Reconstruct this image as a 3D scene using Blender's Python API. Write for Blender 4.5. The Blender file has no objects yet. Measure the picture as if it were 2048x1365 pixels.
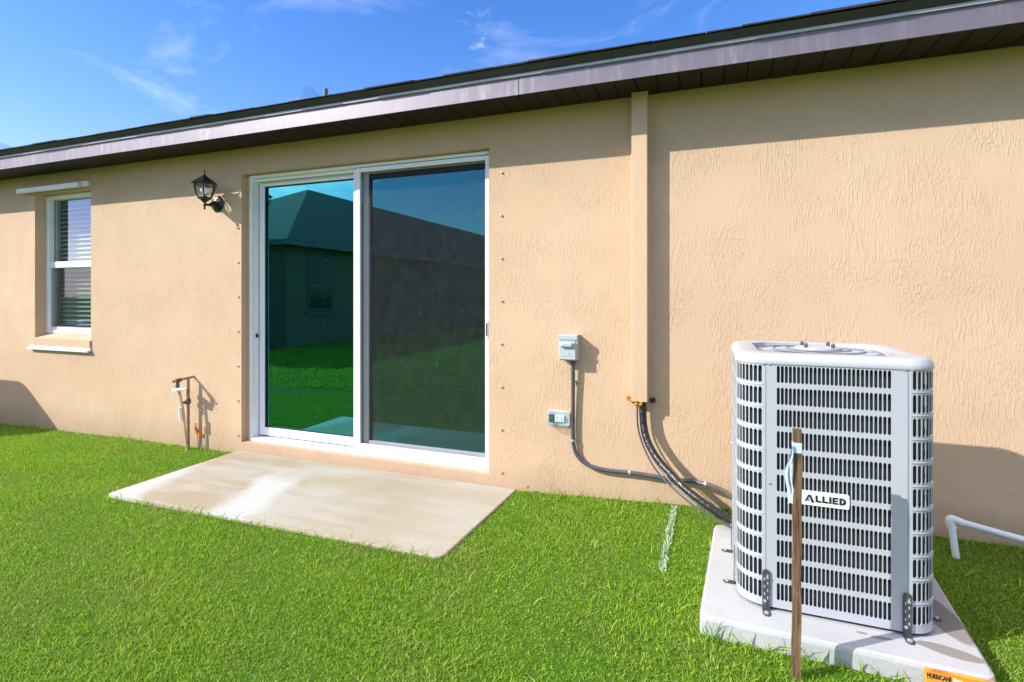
import bpy, math, random
import numpy as np
from mathutils import Vector, Matrix
random.seed(7); rng = np.random.default_rng(7)
R = math.radians
S = bpy.context.scene
C = S.collection

# ------------------------------------------------------------------ camera
cam = bpy.data.cameras.new('camera'); camo = bpy.data.objects.new('camera', cam); C.objects.link(camo)
camo.location = (0, -2.987, 1.118); camo.rotation_euler = (R(90), 0, 0.3619)
cam.sensor_width = 36; cam.lens = 36 * 1045.3 / 2048; cam.shift_y = -92.0 / 2048
cam.clip_start = 0.05; cam.clip_end = 2000
S.camera = camo

# ------------------------------------------------------------------ sky and sun
SUN = Vector((-1.41, -1.0, 1.08)).normalized()          # towards the sun
elev = math.asin(SUN.z); azim = math.atan2(SUN.x, SUN.y)
w = bpy.data.worlds.new('World'); S.world = w; w.use_nodes = True
nt = w.node_tree; nt.nodes.clear()
def N(t, kind, **kw):
    n = t.nodes.new(kind)
    for k, v in kw.items():
        if k.startswith('i_'):
            n.inputs[k[2:].replace('_', ' ')].default_value = v
        else:
            setattr(n, k, v)
    return n
sky = N(nt, 'ShaderNodeTexSky', sky_type='NISHITA', sun_disc=False, sun_elevation=elev, sun_rotation=azim,
        altitude=0, air_density=1.15, dust_density=0.25, ozone_density=3.5)
tc = N(nt, 'ShaderNodeTexCoord'); CL = (5.0, 2.0, 1.0); CR = -1.03
hs = N(nt, 'ShaderNodeHueSaturation', i_Saturation=1.30, i_Value=1.0)
mp = N(nt, 'ShaderNodeMapping'); mp.inputs['Scale'].default_value = (1.0, 1.0, 2.6); mp.inputs['Location'].default_value = CL; mp.inputs['Rotation'].default_value = (0, 0, CR)
n1 = N(nt, 'ShaderNodeTexNoise', i_Scale=1.15, i_Detail=8, i_Roughness=0.56, i_Distortion=0.35)
n2 = N(nt, 'ShaderNodeTexNoise', i_Scale=3.2, i_Detail=7, i_Roughness=0.6, i_Distortion=0.7)
r1 = N(nt, 'ShaderNodeValToRGB'); r1.color_ramp.elements[0].position = 0.518; r1.color_ramp.elements[1].position = 0.72
r2 = N(nt, 'ShaderNodeValToRGB'); r2.color_ramp.elements[0].position = 0.52; r2.color_ramp.elements[1].position = 1.0; r2.color_ramp.elements[1].color = (.14, .14, .14, 1)
ms_ = N(nt, 'ShaderNodeMath', operation='MAXIMUM')
mx = N(nt, 'ShaderNodeMixRGB'); mx.inputs['Color2'].default_value = (14.0, 12.7, 11.2, 1)
bg = N(nt, 'ShaderNodeBackground', i_Strength=0.126); wo = N(nt, 'ShaderNodeOutputWorld')
L = nt.links.new
L(tc.outputs['Generated'], mp.inputs['Vector']); L(mp.outputs[0], n1.inputs['Vector']); L(n1.outputs['Fac'], r1.inputs[0])
L(mp.outputs[0], n2.inputs['Vector']); L(n2.outputs['Fac'], r2.inputs[0]); L(r1.outputs[0], ms_.inputs[0]); L(r2.outputs[0], ms_.inputs[1])
L(sky.outputs[0], hs.inputs['Color']); tn = N(nt, 'ShaderNodeMixRGB', blend_type='MULTIPLY', i_Fac=1.0); tn.inputs['Color2'].default_value = (0.79, 0.60, 0.73, 1); L(hs.outputs[0], tn.inputs['Color1']); L(tn.outputs[0], mx.inputs['Color1']); L(ms_.outputs[0], mx.inputs['Fac'])
L(mx.outputs[0], bg.inputs['Color']); L(bg.outputs[0], wo.inputs['Surface'])
sl = bpy.data.lights.new('sun', 'SUN'); sl.energy = 2.35; sl.angle = R(0.53); sl.color = (1.0, 0.985, 0.96)
so = bpy.data.objects.new('sun', sl); C.objects.link(so); so.location = SUN * 30
so.rotation_euler = SUN.to_track_quat('Z', 'Y').to_euler()
S.view_settings.view_transform = 'Standard'; S.view_settings.look = 'None'; S.view_settings.gamma = 1
S.view_settings.use_curve_mapping = False; S.view_settings.exposure = 1.5
S.render.engine = 'CYCLES'
S.cycles.use_denoising = True; S.cycles.max_bounces = 7; S.cycles.diffuse_bounces = 3; S.cycles.transparent_max_bounces = 16
S.cycles.sample_clamp_indirect = 4; S.cycles.blur_glossy = 0.6

# ------------------------------------------------------------------ mesh helpers
class MB:
    def __init__(s): s.v = []; s.f = []
    def add(s, vs, fs):
        o = len(s.v); s.v += [tuple(p) for p in vs]; s.f += [tuple(i + o for i in f) for f in fs]; return s
    def box(s, x0, x1, y0, y1, z0, z1, bev=0.0):
        if bev <= 0:
            return s.add([(x0,y0,z0),(x1,y0,z0),(x1,y1,z0),(x0,y1,z0),(x0,y0,z1),(x1,y0,z1),(x1,y1,z1),(x0,y1,z1)],
                         [(0,3,2,1),(4,5,6,7),(0,1,5,4),(1,2,6,5),(2,3,7,6),(3,0,4,7)])
        b = bev; vs = []
        for sx in (0, 1):
            for sy in (0, 1):
                for sz in (0, 1):
                    x = (x0, x1)[sx]; y = (y0, y1)[sy]; z = (z0, z1)[sz]
                    dx = (b, -b)[sx]; dy = (b, -b)[sy]; dz = (b, -b)[sz]
                    vs += [(x, y + dy, z + dz), (x + dx, y, z + dz), (x + dx, y + dy, z)]
        idx = lambda sx, sy, sz, k: ((sx * 2 + sy) * 2 + sz) * 3 + k
        fs = []
        fs.append([idx(0,0,0,0), idx(0,0,1,0), idx(0,1,1,0), idx(0,1,0,0)]); fs.append([idx(1,0,0,0), idx(1,1,0,0), idx(1,1,1,0), idx(1,0,1,0)])
        fs.append([idx(0,0,0,1), idx(1,0,0,1), idx(1,0,1,1), idx(0,0,1,1)]); fs.append([idx(0,1,0,1), idx(0,1,1,1), idx(1,1,1,1), idx(1,1,0,1)])
        fs.append([idx(0,0,0,2), idx(0,1,0,2), idx(1,1,0,2), idx(1,0,0,2)]); fs.append([idx(0,0,1,2), idx(1,0,1,2), idx(1,1,1,2), idx(0,1,1,2)])
        for a in (0, 1):
            for c in (0, 1):
                fs.append([idx(a,c,0,0), idx(a,c,1,0), idx(a,c,1,1), idx(a,c,0,1)])
                fs.append([idx(a,0,c,0), idx(a,1,c,0), idx(a,1,c,2), idx(a,0,c,2)])
                fs.append([idx(0,a,c,1), idx(1,a,c,1), idx(1,a,c,2), idx(0,a,c,2)])
        for a in (0, 1):
            for c in (0, 1):
                for d in (0, 1): fs.append([idx(a,c,d,0), idx(a,c,d,1), idx(a,c,d,2)])
        return s.add(vs, fs)
    def tube(s, pts, r, n=10, cap=True):
        pts = [Vector(p) for p in pts]; rs = r if isinstance(r, (list, tuple)) else [r] * len(pts)
        up = None; rings = []
        for i, p in enumerate(pts):
            d = (pts[min(i + 1, len(pts) - 1)] - pts[max(i - 1, 0)]).normalized()
            if up is None:
                up = Vector((0, 0, 1)) if abs(d.z) < 0.9 else Vector((1, 0, 0))
            a = (up - d * up.dot(d)).normalized(); b = d.cross(a); up = a
            rings.append([p + (a * math.cos(t) + b * math.sin(t)) * rs[i] for t in [2 * math.pi * k / n for k in range(n)]])
        vs = [q for rr in rings for q in rr]; fs = []
        for i in range(len(pts) - 1):
            for k in range(n): fs.append((i*n+k, i*n+(k+1) % n, (i+1)*n+(k+1) % n, (i+1)*n+k))
        if cap:
            fs.append(tuple(range(n - 1, -1, -1))); fs.append(tuple((len(pts) - 1) * n + k for k in range(n)))
        return s.add(vs, fs)
    def lathe(s, prof, n=16, c=(0, 0, 0), flat=0.0):
        vs = []; fs = []
        for (r, z) in prof:
            for k in range(n):
                t = 2 * math.pi * (k + flat) / n
                vs.append((c[0] + r * math.cos(t), c[1] + r * math.sin(t), c[2] + z))
        m = len(prof)
        for i in range(m - 1):
            for k in range(n): fs.append((i*n+k, i*n+(k+1) % n, (i+1)*n+(k+1) % n, (i+1)*n+k))
        fs.append(tuple(range(n - 1, -1, -1))); fs.append(tuple((m - 1) * n + k for k in range(n)))
        return s.add(vs, fs)
    def prism(s, poly, y0, y1):          # polygon in x,z extruded along y
        n = len(poly)
        vs = [(x, y0, z) for x, z in poly] + [(x, y1, z) for x, z in poly]
        fs = [tuple(range(n)), tuple(range(2 * n - 1, n - 1, -1))] + [(i, i + n, (i + 1) % n + n, (i + 1) % n) for i in range(n)]
        return s.add(vs, fs)
    def prof_x(s, poly, x0, x1):         # polygon in y,z extruded along x
        n = len(poly)
        vs = [(x0, y, z) for y, z in poly] + [(x1, y, z) for y, z in poly]
        fs = [tuple(range(n)), tuple(range(2 * n - 1, n - 1, -1))] + [(i, i + n, (i + 1) % n + n, (i + 1) % n) for i in range(n)]
        return s.add(vs, fs)
    def xf(s, M):
        s.v = [tuple(M @ Vector(p)) for p in s.v]; return s
    def mesh(s, name, mat, smooth=False):
        me = bpy.data.meshes.new(name); me.from_pydata(s.v, [], s.f); me.update()
        import bmesh
        bm = bmesh.new(); bm.from_mesh(me); bmesh.ops.recalc_face_normals(bm, faces=bm.faces); bm.to_mesh(me); bm.free()
        if mat: me.materials.append(mat)
        if smooth:
            me.polygons.foreach_set('use_smooth', [True] * len(me.polygons))
            try: me.set_sharp_from_angle(angle=R(38))
            except Exception: pass
        return me
    def build(s, name, mat, parent=None, smooth=False):
        return link(name, s.mesh(name, mat, smooth), parent)
def link(name, me, parent=None):
    o = bpy.data.objects.new(name, me); C.objects.link(o); o.parent = parent; return o
def tag(o, label=None, cat=None, group=None, kind=None):
    if label: o['label'] = label
    if cat: o['category'] = cat
    if group: o['group'] = group
    if kind: o['kind'] = kind
    return o
def empty(name, loc, label, cat, group=None):
    o = bpy.data.objects.new(name, None); C.objects.link(o); o.location = loc; o.empty_display_size = 0.1
    return tag(o, label, cat, group)
def reloc(o, root):                       # mesh built in world coordinates, parented under an Empty standing at root.location
    o.matrix_parent_inverse = Matrix.Translation(root.location).inverted(); return o
def part(mb, name, mat, root, smooth=False):
    return reloc(mb.build(name, mat, root, smooth), root)
def sub(mb, name, mat, par, smooth=False):
    return mb.build(name, mat, par, smooth)
def spline(P, m=8):
    P = [Vector(p) for p in P]; Q = [P[0] * 2 - P[1]] + P + [P[-1] * 2 - P[-2]]; out = []
    for i in range(1, len(Q) - 2):
        a, b, c, d = Q[i-1:i+3]
        for k in range(m):
            t = k / m
            out.append(0.5 * ((2 * b) + (c - a) * t + (2 * a - 5 * b + 4 * c - d) * t * t + (3 * b - a - 3 * c + d) * t ** 3))
    return out + [P[-1]]

# ------------------------------------------------------------------ materials
def mat(name, col, rough=0.6, spec=0.5, metal=0.0):
    m = bpy.data.materials.new(name); m.use_nodes = True
    b = m.node_tree.nodes['Principled BSDF']
    b.inputs['Base Color'].default_value = (*col, 1); b.inputs['Roughness'].default_value = rough
    b.inputs['Specular IOR Level'].default_value = spec; b.inputs['Metallic'].default_value = metal
    return m
def nodes(m): return m.node_tree, m.node_tree.nodes['Principled BSDF'], m.node_tree.links.new
def noise(t, vec, scale, detail=3, rough=0.5, dist=0.0):
    n = N(t, 'ShaderNodeTexNoise', i_Scale=scale, i_Detail=detail, i_Roughness=rough, i_Distortion=dist)
    if vec: t.links.new(vec, n.inputs['Vector'])
    return n.outputs['Fac']
def ramp(t, fac, stops):
    r = N(t, 'ShaderNodeValToRGB'); e = r.color_ramp.elements
    while len(e) < len(stops): e.new(0.5)
    for i, (p, c) in enumerate(stops):
        e[i].position = p; e[i].color = (*c, 1) if isinstance(c, tuple) else (c, c, c, 1)
    t.links.new(fac, r.inputs[0]); return r.outputs[0]
def mapping(t, vec, scale=(1, 1, 1), loc=(0, 0, 0), rot=(0, 0, 0)):
    m = N(t, 'ShaderNodeMapping'); m.inputs['Scale'].default_value = scale; m.inputs['Location'].default_value = loc; m.inputs['Rotation'].default_value = rot
    t.links.new(vec, m.inputs['Vector']); return m.outputs[0]
def mth(t, op, a, b=None, clamp=False):
    n = N(t, 'ShaderNodeMath', operation=op, use_clamp=clamp)
    for i, q in enumerate((a, b)):
        if q is None: continue
        if isinstance(q, (int, float)): n.inputs[i].default_value = q
        else: t.links.new(q, n.inputs[i])
    return n.outputs[0]
def mixc(t, fac, a, b):
    n = N(t, 'ShaderNodeMixRGB')
    for k, q in (('Fac', fac), ('Color1', a), ('Color2', b)):
        if isinstance(q, (int, float)): n.inputs[k].default_value = q
        elif isinstance(q, tuple): n.inputs[k].default_value = (*q, 1)
        else: t.links.new(q, n.inputs[k])
    return n.outputs[0]
def bump(t, b, h, strength, dist, prev=None):
    n = N(t, 'ShaderNodeBump', i_Strength=strength, i_Distance=dist)
    t.links.new(h, n.inputs['Height'])
    if prev: t.links.new(prev, n.inputs['Normal'])
    t.links.new(n.outputs[0], b.inputs['Normal']); return n.outputs[0]
def pos(t):
    return N(t, 'ShaderNodeNewGeometry').outputs['Position']
M = {}
def stucco():
    m = mat('stucco', (0.6, 0.42, 0.26), 0.85, 0.25); t, b, l = nodes(m); p = pos(t)
    wob = N(t, 'ShaderNodeTexNoise', i_Scale=7, i_Detail=2); l(p, wob.inputs['Vector'])
    add = N(t, 'ShaderNodeMixRGB', blend_type='LINEAR_LIGHT', i_Fac=0.012); l(p, add.inputs['Color1']); l(wob.outputs['Color'], add.inputs['Color2'])
    v = add.outputs[0]
    streak = noise(t, mapping(t, v, (112, 112, 17)), 1.0, 3, 0.6, 0.0)
    blot = noise(t, mapping(t, v, (105, 105, 40)), 1.0, 3, 0.6, 0.2)
    area = noise(t, mapping(t, p, (2.4, 2.4, 2.2)), 1.0, 4, 0.65)
    sr = ramp(t, streak, [(0.505, 0.0), (0.60, 1.0)])
    br = ramp(t, blot, [(0.515, 0.0), (0.60, 1.0)])
    sel = ramp(t, area, [(0.44, 0.0), (0.56, 1.0)])
    h = mixc(t, sel, sr, br)
    amp = ramp(t, noise(t, mapping(t, p, (4.2, 4.2, 3.4), (3, 1, 2)), 1.0, 4, 0.62), [(0.40, 0.06), (0.60, 1.0)])
    hh = mth(t, 'MULTIPLY', h, amp)
    fine = noise(t, p, 260, 3, 0.6)
    n1 = bump(t, b, hh, 0.5, 0.004)
    bump(t, b, fine, 0.16, 0.002, n1)
    big = noise(t, mapping(t, p, (0.9, 0.9, 1.4)), 1.0, 4, 0.6)
    col = ramp(t, big, [(0.3, (0.545, 0.37, 0.228)), (0.7, (0.615, 0.432, 0.278))])
    # splash dirt low on the wall
    sep = N(t, 'ShaderNodeSeparateXYZ'); l(p, sep.inputs[0])
    zz = mth(t, 'ADD', sep.outputs['Z'], mth(t, 'MULTIPLY', noise(t, mapping(t, p, (6, 6, 3)), 1.0, 4, 0.65), 0.22))
    dirt = ramp(t, zz, [(0.02, 0.7), (0.24, 0.0)])
    col2 = mixc(t, dirt, col, (0.38, 0.265, 0.165))
    l(col2, b.inputs['Base Color']); return m
M['stucco'] = stucco()
def paint(name, col, rough=0.45, spec=0.5, var=0.06, bumpy=0.0, sc=9):
    m = mat(name, col, rough, spec); t, b, l = nodes(m); p = pos(t)
    a = tuple(max(0, c * (1 - var)) for c in col); d = tuple(min(1, c * (1 + var)) for c in col)
    l(ramp(t, noise(t, p, sc, 5, 0.65), [(0.3, a), (0.7, d)]), b.inputs['Base Color'])
    if bumpy: bump(t, b, noise(t, p, 120, 3, 0.6), bumpy, 0.001)
    return m
M['cover'] = paint('painted_metal_tan', (0.59, 0.405, 0.25), 0.5, 0.4, 0.03, 0.08)
M['white'] = paint('white_frame_paint', (0.80, 0.80, 0.80), 0.35, 0.5, 0.03, 0.03)
M['track'] = paint('white_track_paint', (0.78, 0.78, 0.77), 0.45, 0.5, 0.05, 0.05)
M['gasket'] = mat('black_gasket', (0.012, 0.013, 0.014), 0.6)
def fascia():
    m = mat('fascia_metal', (0.14, 0.115, 0.125), 0.36, 0.8, 0.35); t, b, l = nodes(m); p = pos(t)
    st = noise(t, mapping(t, p, (26, 26, 3)), 1.0, 5, 0.7, 0.4)
    msk = noise(t, mapping(t, p, (1.6, 1.6, 1.6)), 1.0, 3, 0.6)
    f = mth(t, 'MULTIPLY', ramp(t, st, [(0.52, 0.0), (0.72, 1.0)]), ramp(t, msk, [(0.4, 0.1), (0.65, 0.8)]))
    l(mixc(t, f, (0.185, 0.155, 0.172), (0.36, 0.335, 0.35)), b.inputs['Base Color'])
    l(ramp(t, st, [(0.3, 0.38), (0.7, 0.52)]), b.inputs['Roughness'])
    bump(t, b, noise(t, mapping(t, p, (14, 14, 3)), 1.0, 2, 0.5), 0.12, 0.004); return m
M['fascia'] = fascia()
M['lip'] = paint('drip_lip_metal', (0.50, 0.49, 0.52), 0.4, 0.5, 0.08)
M['drip'] = paint('drip_edge_metal', (0.05, 0.047, 0.052), 0.5, 0.5, 0.15)
M['soffit'] = paint('soffit_metal', (0.022, 0.012, 0.008), 0.6, 0.3, 0.15, 0.1)
def shingle(name='shingle', c0=(0.018, 0.018, 0.02), c1=(0.06, 0.06, 0.065), sc=(60, 60, 60)):
    m = mat(name, c0, 0.9, 0.2); t, b, l = nodes(m); p = pos(t)
    l(ramp(t, noise(t, mapping(t, p, sc), 1.0, 5, 0.8), [(0.3, c0), (0.75, c1)]), b.inputs['Base Color'])
    bump(t, b, noise(t, p, 180, 3, 0.7), 0.5, 0.004); return m
M['shingle'] = shingle()
M['shingle_far'] = shingle('shingle_neighbour', (0.025, 0.025, 0.028), (0.10, 0.10, 0.105), (3, 3, 42))
def glass(name, refl, trans):
    m = bpy.data.materials.new(name); m.use_nodes = True; t = m.node_tree; t.nodes.clear(); l = t.links.new
    g = N(t, 'ShaderNodeBsdfGlossy', i_Roughness=0.015); g.inputs['Color'].default_value = (*refl, 1)
    tr = N(t, 'ShaderNodeBsdfTransparent'); tr.inputs['Color'].default_value = (*trans, 1)
    p = pos(t); bn = N(t, 'ShaderNodeBump', i_Strength=0.09, i_Distance=0.002)
    l(noise(t, mapping(t, p, (2.2, 2.2, 1.2)), 1.0, 1.5, 0.4), bn.inputs['Height']); l(bn.outputs[0], g.inputs['Normal'])
    dust = N(t, 'ShaderNodeBsdfDiffuse'); dust.inputs['Color'].default_value = (0.55, 0.6, 0.58, 1)
    df = ramp(t, noise(t, p, 95, 2, 0.5), [(0.755, 0.0), (0.78, 0.3)])
    ad = N(t, 'ShaderNodeAddShader'); l(g.outputs[0], ad.inputs[0]); l(tr.outputs[0], ad.inputs[1])
    mm = N(t, 'ShaderNodeMixShader'); l(df, mm.inputs[0]); l(ad.outputs[0], mm.inputs[1]); l(dust.outputs[0], mm.inputs[2])
    o = N(t, 'ShaderNodeOutputMaterial'); l(mm.outputs[0], o.inputs['Surface']); return m
M['glass_door'] = glass('green_coated_glass', (0.055, 0.28, 0.29), (0.06, 0.14, 0.12))
M['glass_win'] = glass('window_glass', (0.14, 0.17, 0.22), (0.62, 0.78, 0.72))
def screen():
    m = bpy.data.materials.new('insect_screen_mesh'); m.use_nodes = True; t = m.node_tree; t.nodes.clear(); l = t.links.new
    d = N(t, 'ShaderNodeBsdfDiffuse'); p = pos(t)
    l(ramp(t, noise(t, mapping(t, p, (26, 26, 16)), 1.0, 8, 0.85), [(0.3, (0.014, 0.014, 0.015)), (0.6, (0.05, 0.05, 0.052)), (0.75, (0.14, 0.14, 0.145))]), d.inputs['Color'])
    tr = N(t, 'ShaderNodeBsdfTransparent'); mm = N(t, 'ShaderNodeMixShader')
    weave = noise(t, mapping(t, p, (230, 230, 230)), 1.0, 1, 0.5)
    l(ramp(t, weave, [(0.3, 0.24), (0.7, 0.54)]), mm.inputs[0])
    l(tr.outputs[0], mm.inputs[1]); l(d.outputs[0], mm.inputs[2])
    o = N(t, 'ShaderNodeOutputMaterial'); l(mm.outputs[0], o.inputs['Surface']); return m
M['screen'] = screen()
M['room'] = mat('room_wall_paint', (0.42, 0.42, 0.40), 0.8)
M['room_floor'] = mat('room_floor_tile', (0.45, 0.42, 0.36), 0.4)
M['blind'] = paint('blind_slat_white', (0.72, 0.74, 0.70), 0.5, 0.4, 0.03)
def concrete(name, base, lo, hi, patio):
    m = mat(name, base, 0.85, 0.25); t, b, l = nodes(m); p = pos(t)
    fine = noise(t, p, 140, 4, 0.7); big = noise(t, p, 3.2, 5, 0.62)
    col = ramp(t, big, [(0.3, lo), (0.7, hi)])
    sp = N(t, 'ShaderNodeSeparateXYZ'); l(p, sp.inputs[0]); X, Y = sp.outputs['X'], sp.outputs['Y']
    wob = mth(t, 'MULTIPLY', mth(t, 'SUBTRACT', noise(t, p, 5.5, 4, 0.6), 0.5), 0.22)
    if patio:
        # tan water stain with two clean bleached runs from the front edge
        d1 = mth(t, 'ADD', mth(t, 'ADD', mth(t, 'MULTIPLY', X, 1.0), mth(t, 'MULTIPLY', Y, 0.30)), wob)
        clean = ramp(t, mth(t, 'ADD', mth(t, 'MULTIPLY', d1, 0.5), 1.78), [(0.04, 1.0), (0.10, 0.0), (0.35, 0.0), (0.39, 1.0), (0.485, 1.0), (0.52, 0.0)])
        near = ramp(t, mth(t, 'ADD', mth(t, 'MULTIPLY', Y, -1.0), wob), [(0.20, 0.0), (0.42, 1.0)])
        clean = mth(t, 'MULTIPLY', clean, near)
        st = ramp(t, noise(t, mapping(t, p, (1.3, 2.4, 1)), 1.0, 5, 0.6), [(0.28, 0.35), (0.55, 0.9)])
        sun_bands = ramp(t, noise(t, mapping(t, p, (1.1, 5.2, 1), (0.4, 0.2, 0), (0, 0, R(38))), 1.0, 3, 0.5), [(0.43, 1.0), (0.58, 0.35)])  # paler bands painted to stand for sunlight bounced off the door glass
        lr = ramp(t, mth(t, 'ADD', mth(t, 'MULTIPLY', X, 0.45), mth(t, 'ADD', 1.6, wob)), [(0.30, 1.0), (0.90, 0.75)])
        st = mth(t, 'MULTIPLY', mth(t, 'MULTIPLY', st, lr), sun_bands)
        c2 = mixc(t, st, col, (0.37, 0.28, 0.165))
        col = mixc(t, clean, c2, (0.52, 0.505, 0.47))
    else:
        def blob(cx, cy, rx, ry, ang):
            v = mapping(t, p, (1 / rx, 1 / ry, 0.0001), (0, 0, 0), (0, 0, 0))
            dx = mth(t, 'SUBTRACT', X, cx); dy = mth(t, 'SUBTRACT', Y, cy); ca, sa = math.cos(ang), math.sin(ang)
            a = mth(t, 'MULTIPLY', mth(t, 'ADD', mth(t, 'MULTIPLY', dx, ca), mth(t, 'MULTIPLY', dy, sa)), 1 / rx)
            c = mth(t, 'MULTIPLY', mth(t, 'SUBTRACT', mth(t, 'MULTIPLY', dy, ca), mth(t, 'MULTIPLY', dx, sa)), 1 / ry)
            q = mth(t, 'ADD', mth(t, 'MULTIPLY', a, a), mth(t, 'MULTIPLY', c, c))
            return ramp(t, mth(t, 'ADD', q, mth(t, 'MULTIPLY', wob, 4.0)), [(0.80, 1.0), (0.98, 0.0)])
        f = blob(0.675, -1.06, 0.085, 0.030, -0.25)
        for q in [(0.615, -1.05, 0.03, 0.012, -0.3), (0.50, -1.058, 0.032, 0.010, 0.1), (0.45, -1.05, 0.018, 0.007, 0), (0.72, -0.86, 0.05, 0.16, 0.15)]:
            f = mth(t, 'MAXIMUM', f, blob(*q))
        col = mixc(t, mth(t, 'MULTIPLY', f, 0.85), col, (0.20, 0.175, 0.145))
    l(mixc(t, mth(t, 'MULTIPLY', ramp(t, fine, [(0.42, 0.0), (0.75, 1.0)]), 0.28), col, (0.24, 0.21, 0.17)), b.inputs['Base Color'])
    n1 = bump(t, b, noise(t, mapping(t, p, (30, 160, 30)) if patio else p, 1.0 if patio else 60, 3, 0.6), 0.4, 0.003)
    bump(t, b, fine, 0.3, 0.0015, n1); return m
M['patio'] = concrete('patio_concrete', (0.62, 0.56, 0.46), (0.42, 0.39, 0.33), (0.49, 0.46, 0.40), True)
M['pad'] = concrete('pad_concrete', (0.7, 0.69, 0.66), (0.41, 0.41, 0.40), (0.48, 0.48, 0.47), False)
M['ac'] = paint('condenser_light_grey_paint', (0.40, 0.415, 0.44), 0.42, 0.5, 0.025, 0.03)
M['ac_top'] = paint('condenser_top_paint', (0.43, 0.435, 0.445), 0.4, 0.5, 0.03, 0.03)
M['grille'] = mat('grille_wire', (0.27, 0.275, 0.29), 0.45)
def coil():
    m = mat('coil_fins', (0.03, 0.034, 0.04), 0.55); t, b, l = nodes(m); p = pos(t)
    l(ramp(t, noise(t, mapping(t, p, (30, 30, 400)), 1.0, 2, 0.5), [(0.35, (0.008, 0.009, 0.011)), (0.7, (0.026, 0.029, 0.034))]), b.inputs['Base Color']); return m
M['coil'] = coil()
M['galv'] = paint('galvanised_strap', (0.05, 0.053, 0.058), 0.4, 0.6, 0.25)
M['bolt'] = mat('zinc_bolt', (0.55, 0.55, 0.55), 0.35, 0.5, 0.6)
M['black'] = mat('black_enamel', (0.012, 0.012, 0.013), 0.32, 0.5)
M['ink'] = mat('black_print', (0.015, 0.015, 0.018), 0.5)
M['inkblue'] = mat('blue_print', (0.03, 0.06, 0.25), 0.5)
M['badge'] = mat('badge_white', (0.78, 0.79, 0.79), 0.4)
M['whiteprint'] = mat('white_print', (0.8, 0.78, 0.72), 0.5)
def orange():
    m = mat('orange_print', (0.75, 0.25, 0.02), 0.5); t, b, l = nodes(m); p = pos(t)
    l(ramp(t, noise(t, mapping(t, p, (12, 12, 120)), 1.0, 4, 0.6, 1.2), [(0.35, (0.42, 0.11, 0.006)), (0.5, (0.80, 0.27, 0.02)), (0.7, (0.86, 0.33, 0.03))]), b.inputs['Base Color']); return m
M['orange'] = orange()
M['flag'] = mat('orange_vinyl', (0.85, 0.17, 0.02), 0.5)
M['foam'] = paint('expanding_foam_orange', (0.62, 0.25, 0.03), 0.8, 0.3, 0.5, 0.6, 60)
def hose():
    m = mat('black_insulation_wrap', (0.012, 0.012, 0.013), 0.28, 0.6); t, b, l = nodes(m); p = pos(t)
    bump(t, b, noise(t, mapping(t, p, (55, 55, 120)), 1.0, 3, 0.6, 0.8), 0.7, 0.004); return m
M['hose'] = hose()
M['conduit'] = paint('grey_conduit', (0.075, 0.075, 0.085), 0.42, 0.5, 0.3, 0.1, 14)
M['box'] = paint('grey_enclosure', (0.42, 0.47, 0.49), 0.42, 0.5, 0.03)
M['copper'] = paint('tarnished_copper', (0.33, 0.20, 0.105), 0.5, 0.5, 0.35, 0.2, 30)
M['brass'] = paint('dark_brass', (0.11, 0.075, 0.04), 0.5, 0.5, 0.3)
M['pvc'] = paint('white_pvc', (0.76, 0.77, 0.76), 0.35, 0.5, 0.03)
M['clear'] = glass('clear_cover', (0.16, 0.16, 0.17), (0.80, 0.82, 0.84))
M['lampglass'] = glass('lantern_glass', (0.10, 0.10, 0.10), (0.86, 0.86, 0.84))
M['bulb'] = mat('frosted_bulb', (0.85, 0.84, 0.80), 0.3)
def wood():
    m = mat('weathered_wood', (0.2, 0.12, 0.06), 0.8, 0.2); t, b, l = nodes(m); p = pos(t)
    g = noise(t, mapping(t, p, (90, 90, 5)), 1.0, 4, 0.65, 1.6)
    l(ramp(t, g, [(0.3, (0.05, 0.028, 0.014)), (0.5, (0.14, 0.082, 0.042)), (0.72, (0.25, 0.165, 0.095))]), b.inputs['Base Color'])
    bump(t, b, g, 0.4, 0.002); return m
M['wood'] = wood()
M['ribbon'] = paint('blue_white_ribbon', (0.50, 0.64, 0.78), 0.4, 0.4, 0.2, 0, 40)
M['soil'] = paint('soil', (0.10, 0.075, 0.05), 0.95, 0.1, 0.4, 0.4, 30)
def lawn_ground():
    m = mat('lawn_thatch', (0.06, 0.09, 0.02), 0.95, 0.1); t, b, l = nodes(m); p = pos(t)
    l(ramp(t, noise(t, p, 45, 4, 0.75), [(0.3, (0.05, 0.10, 0.010)), (0.55, (0.10, 0.21, 0.018)), (0.8, (0.18, 0.22, 0.05))]), b.inputs['Base Color'])
    bump(t, b, noise(t, p, 130, 4, 0.8), 0.8, 0.02); return m
M['lawn'] = lawn_ground()
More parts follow.
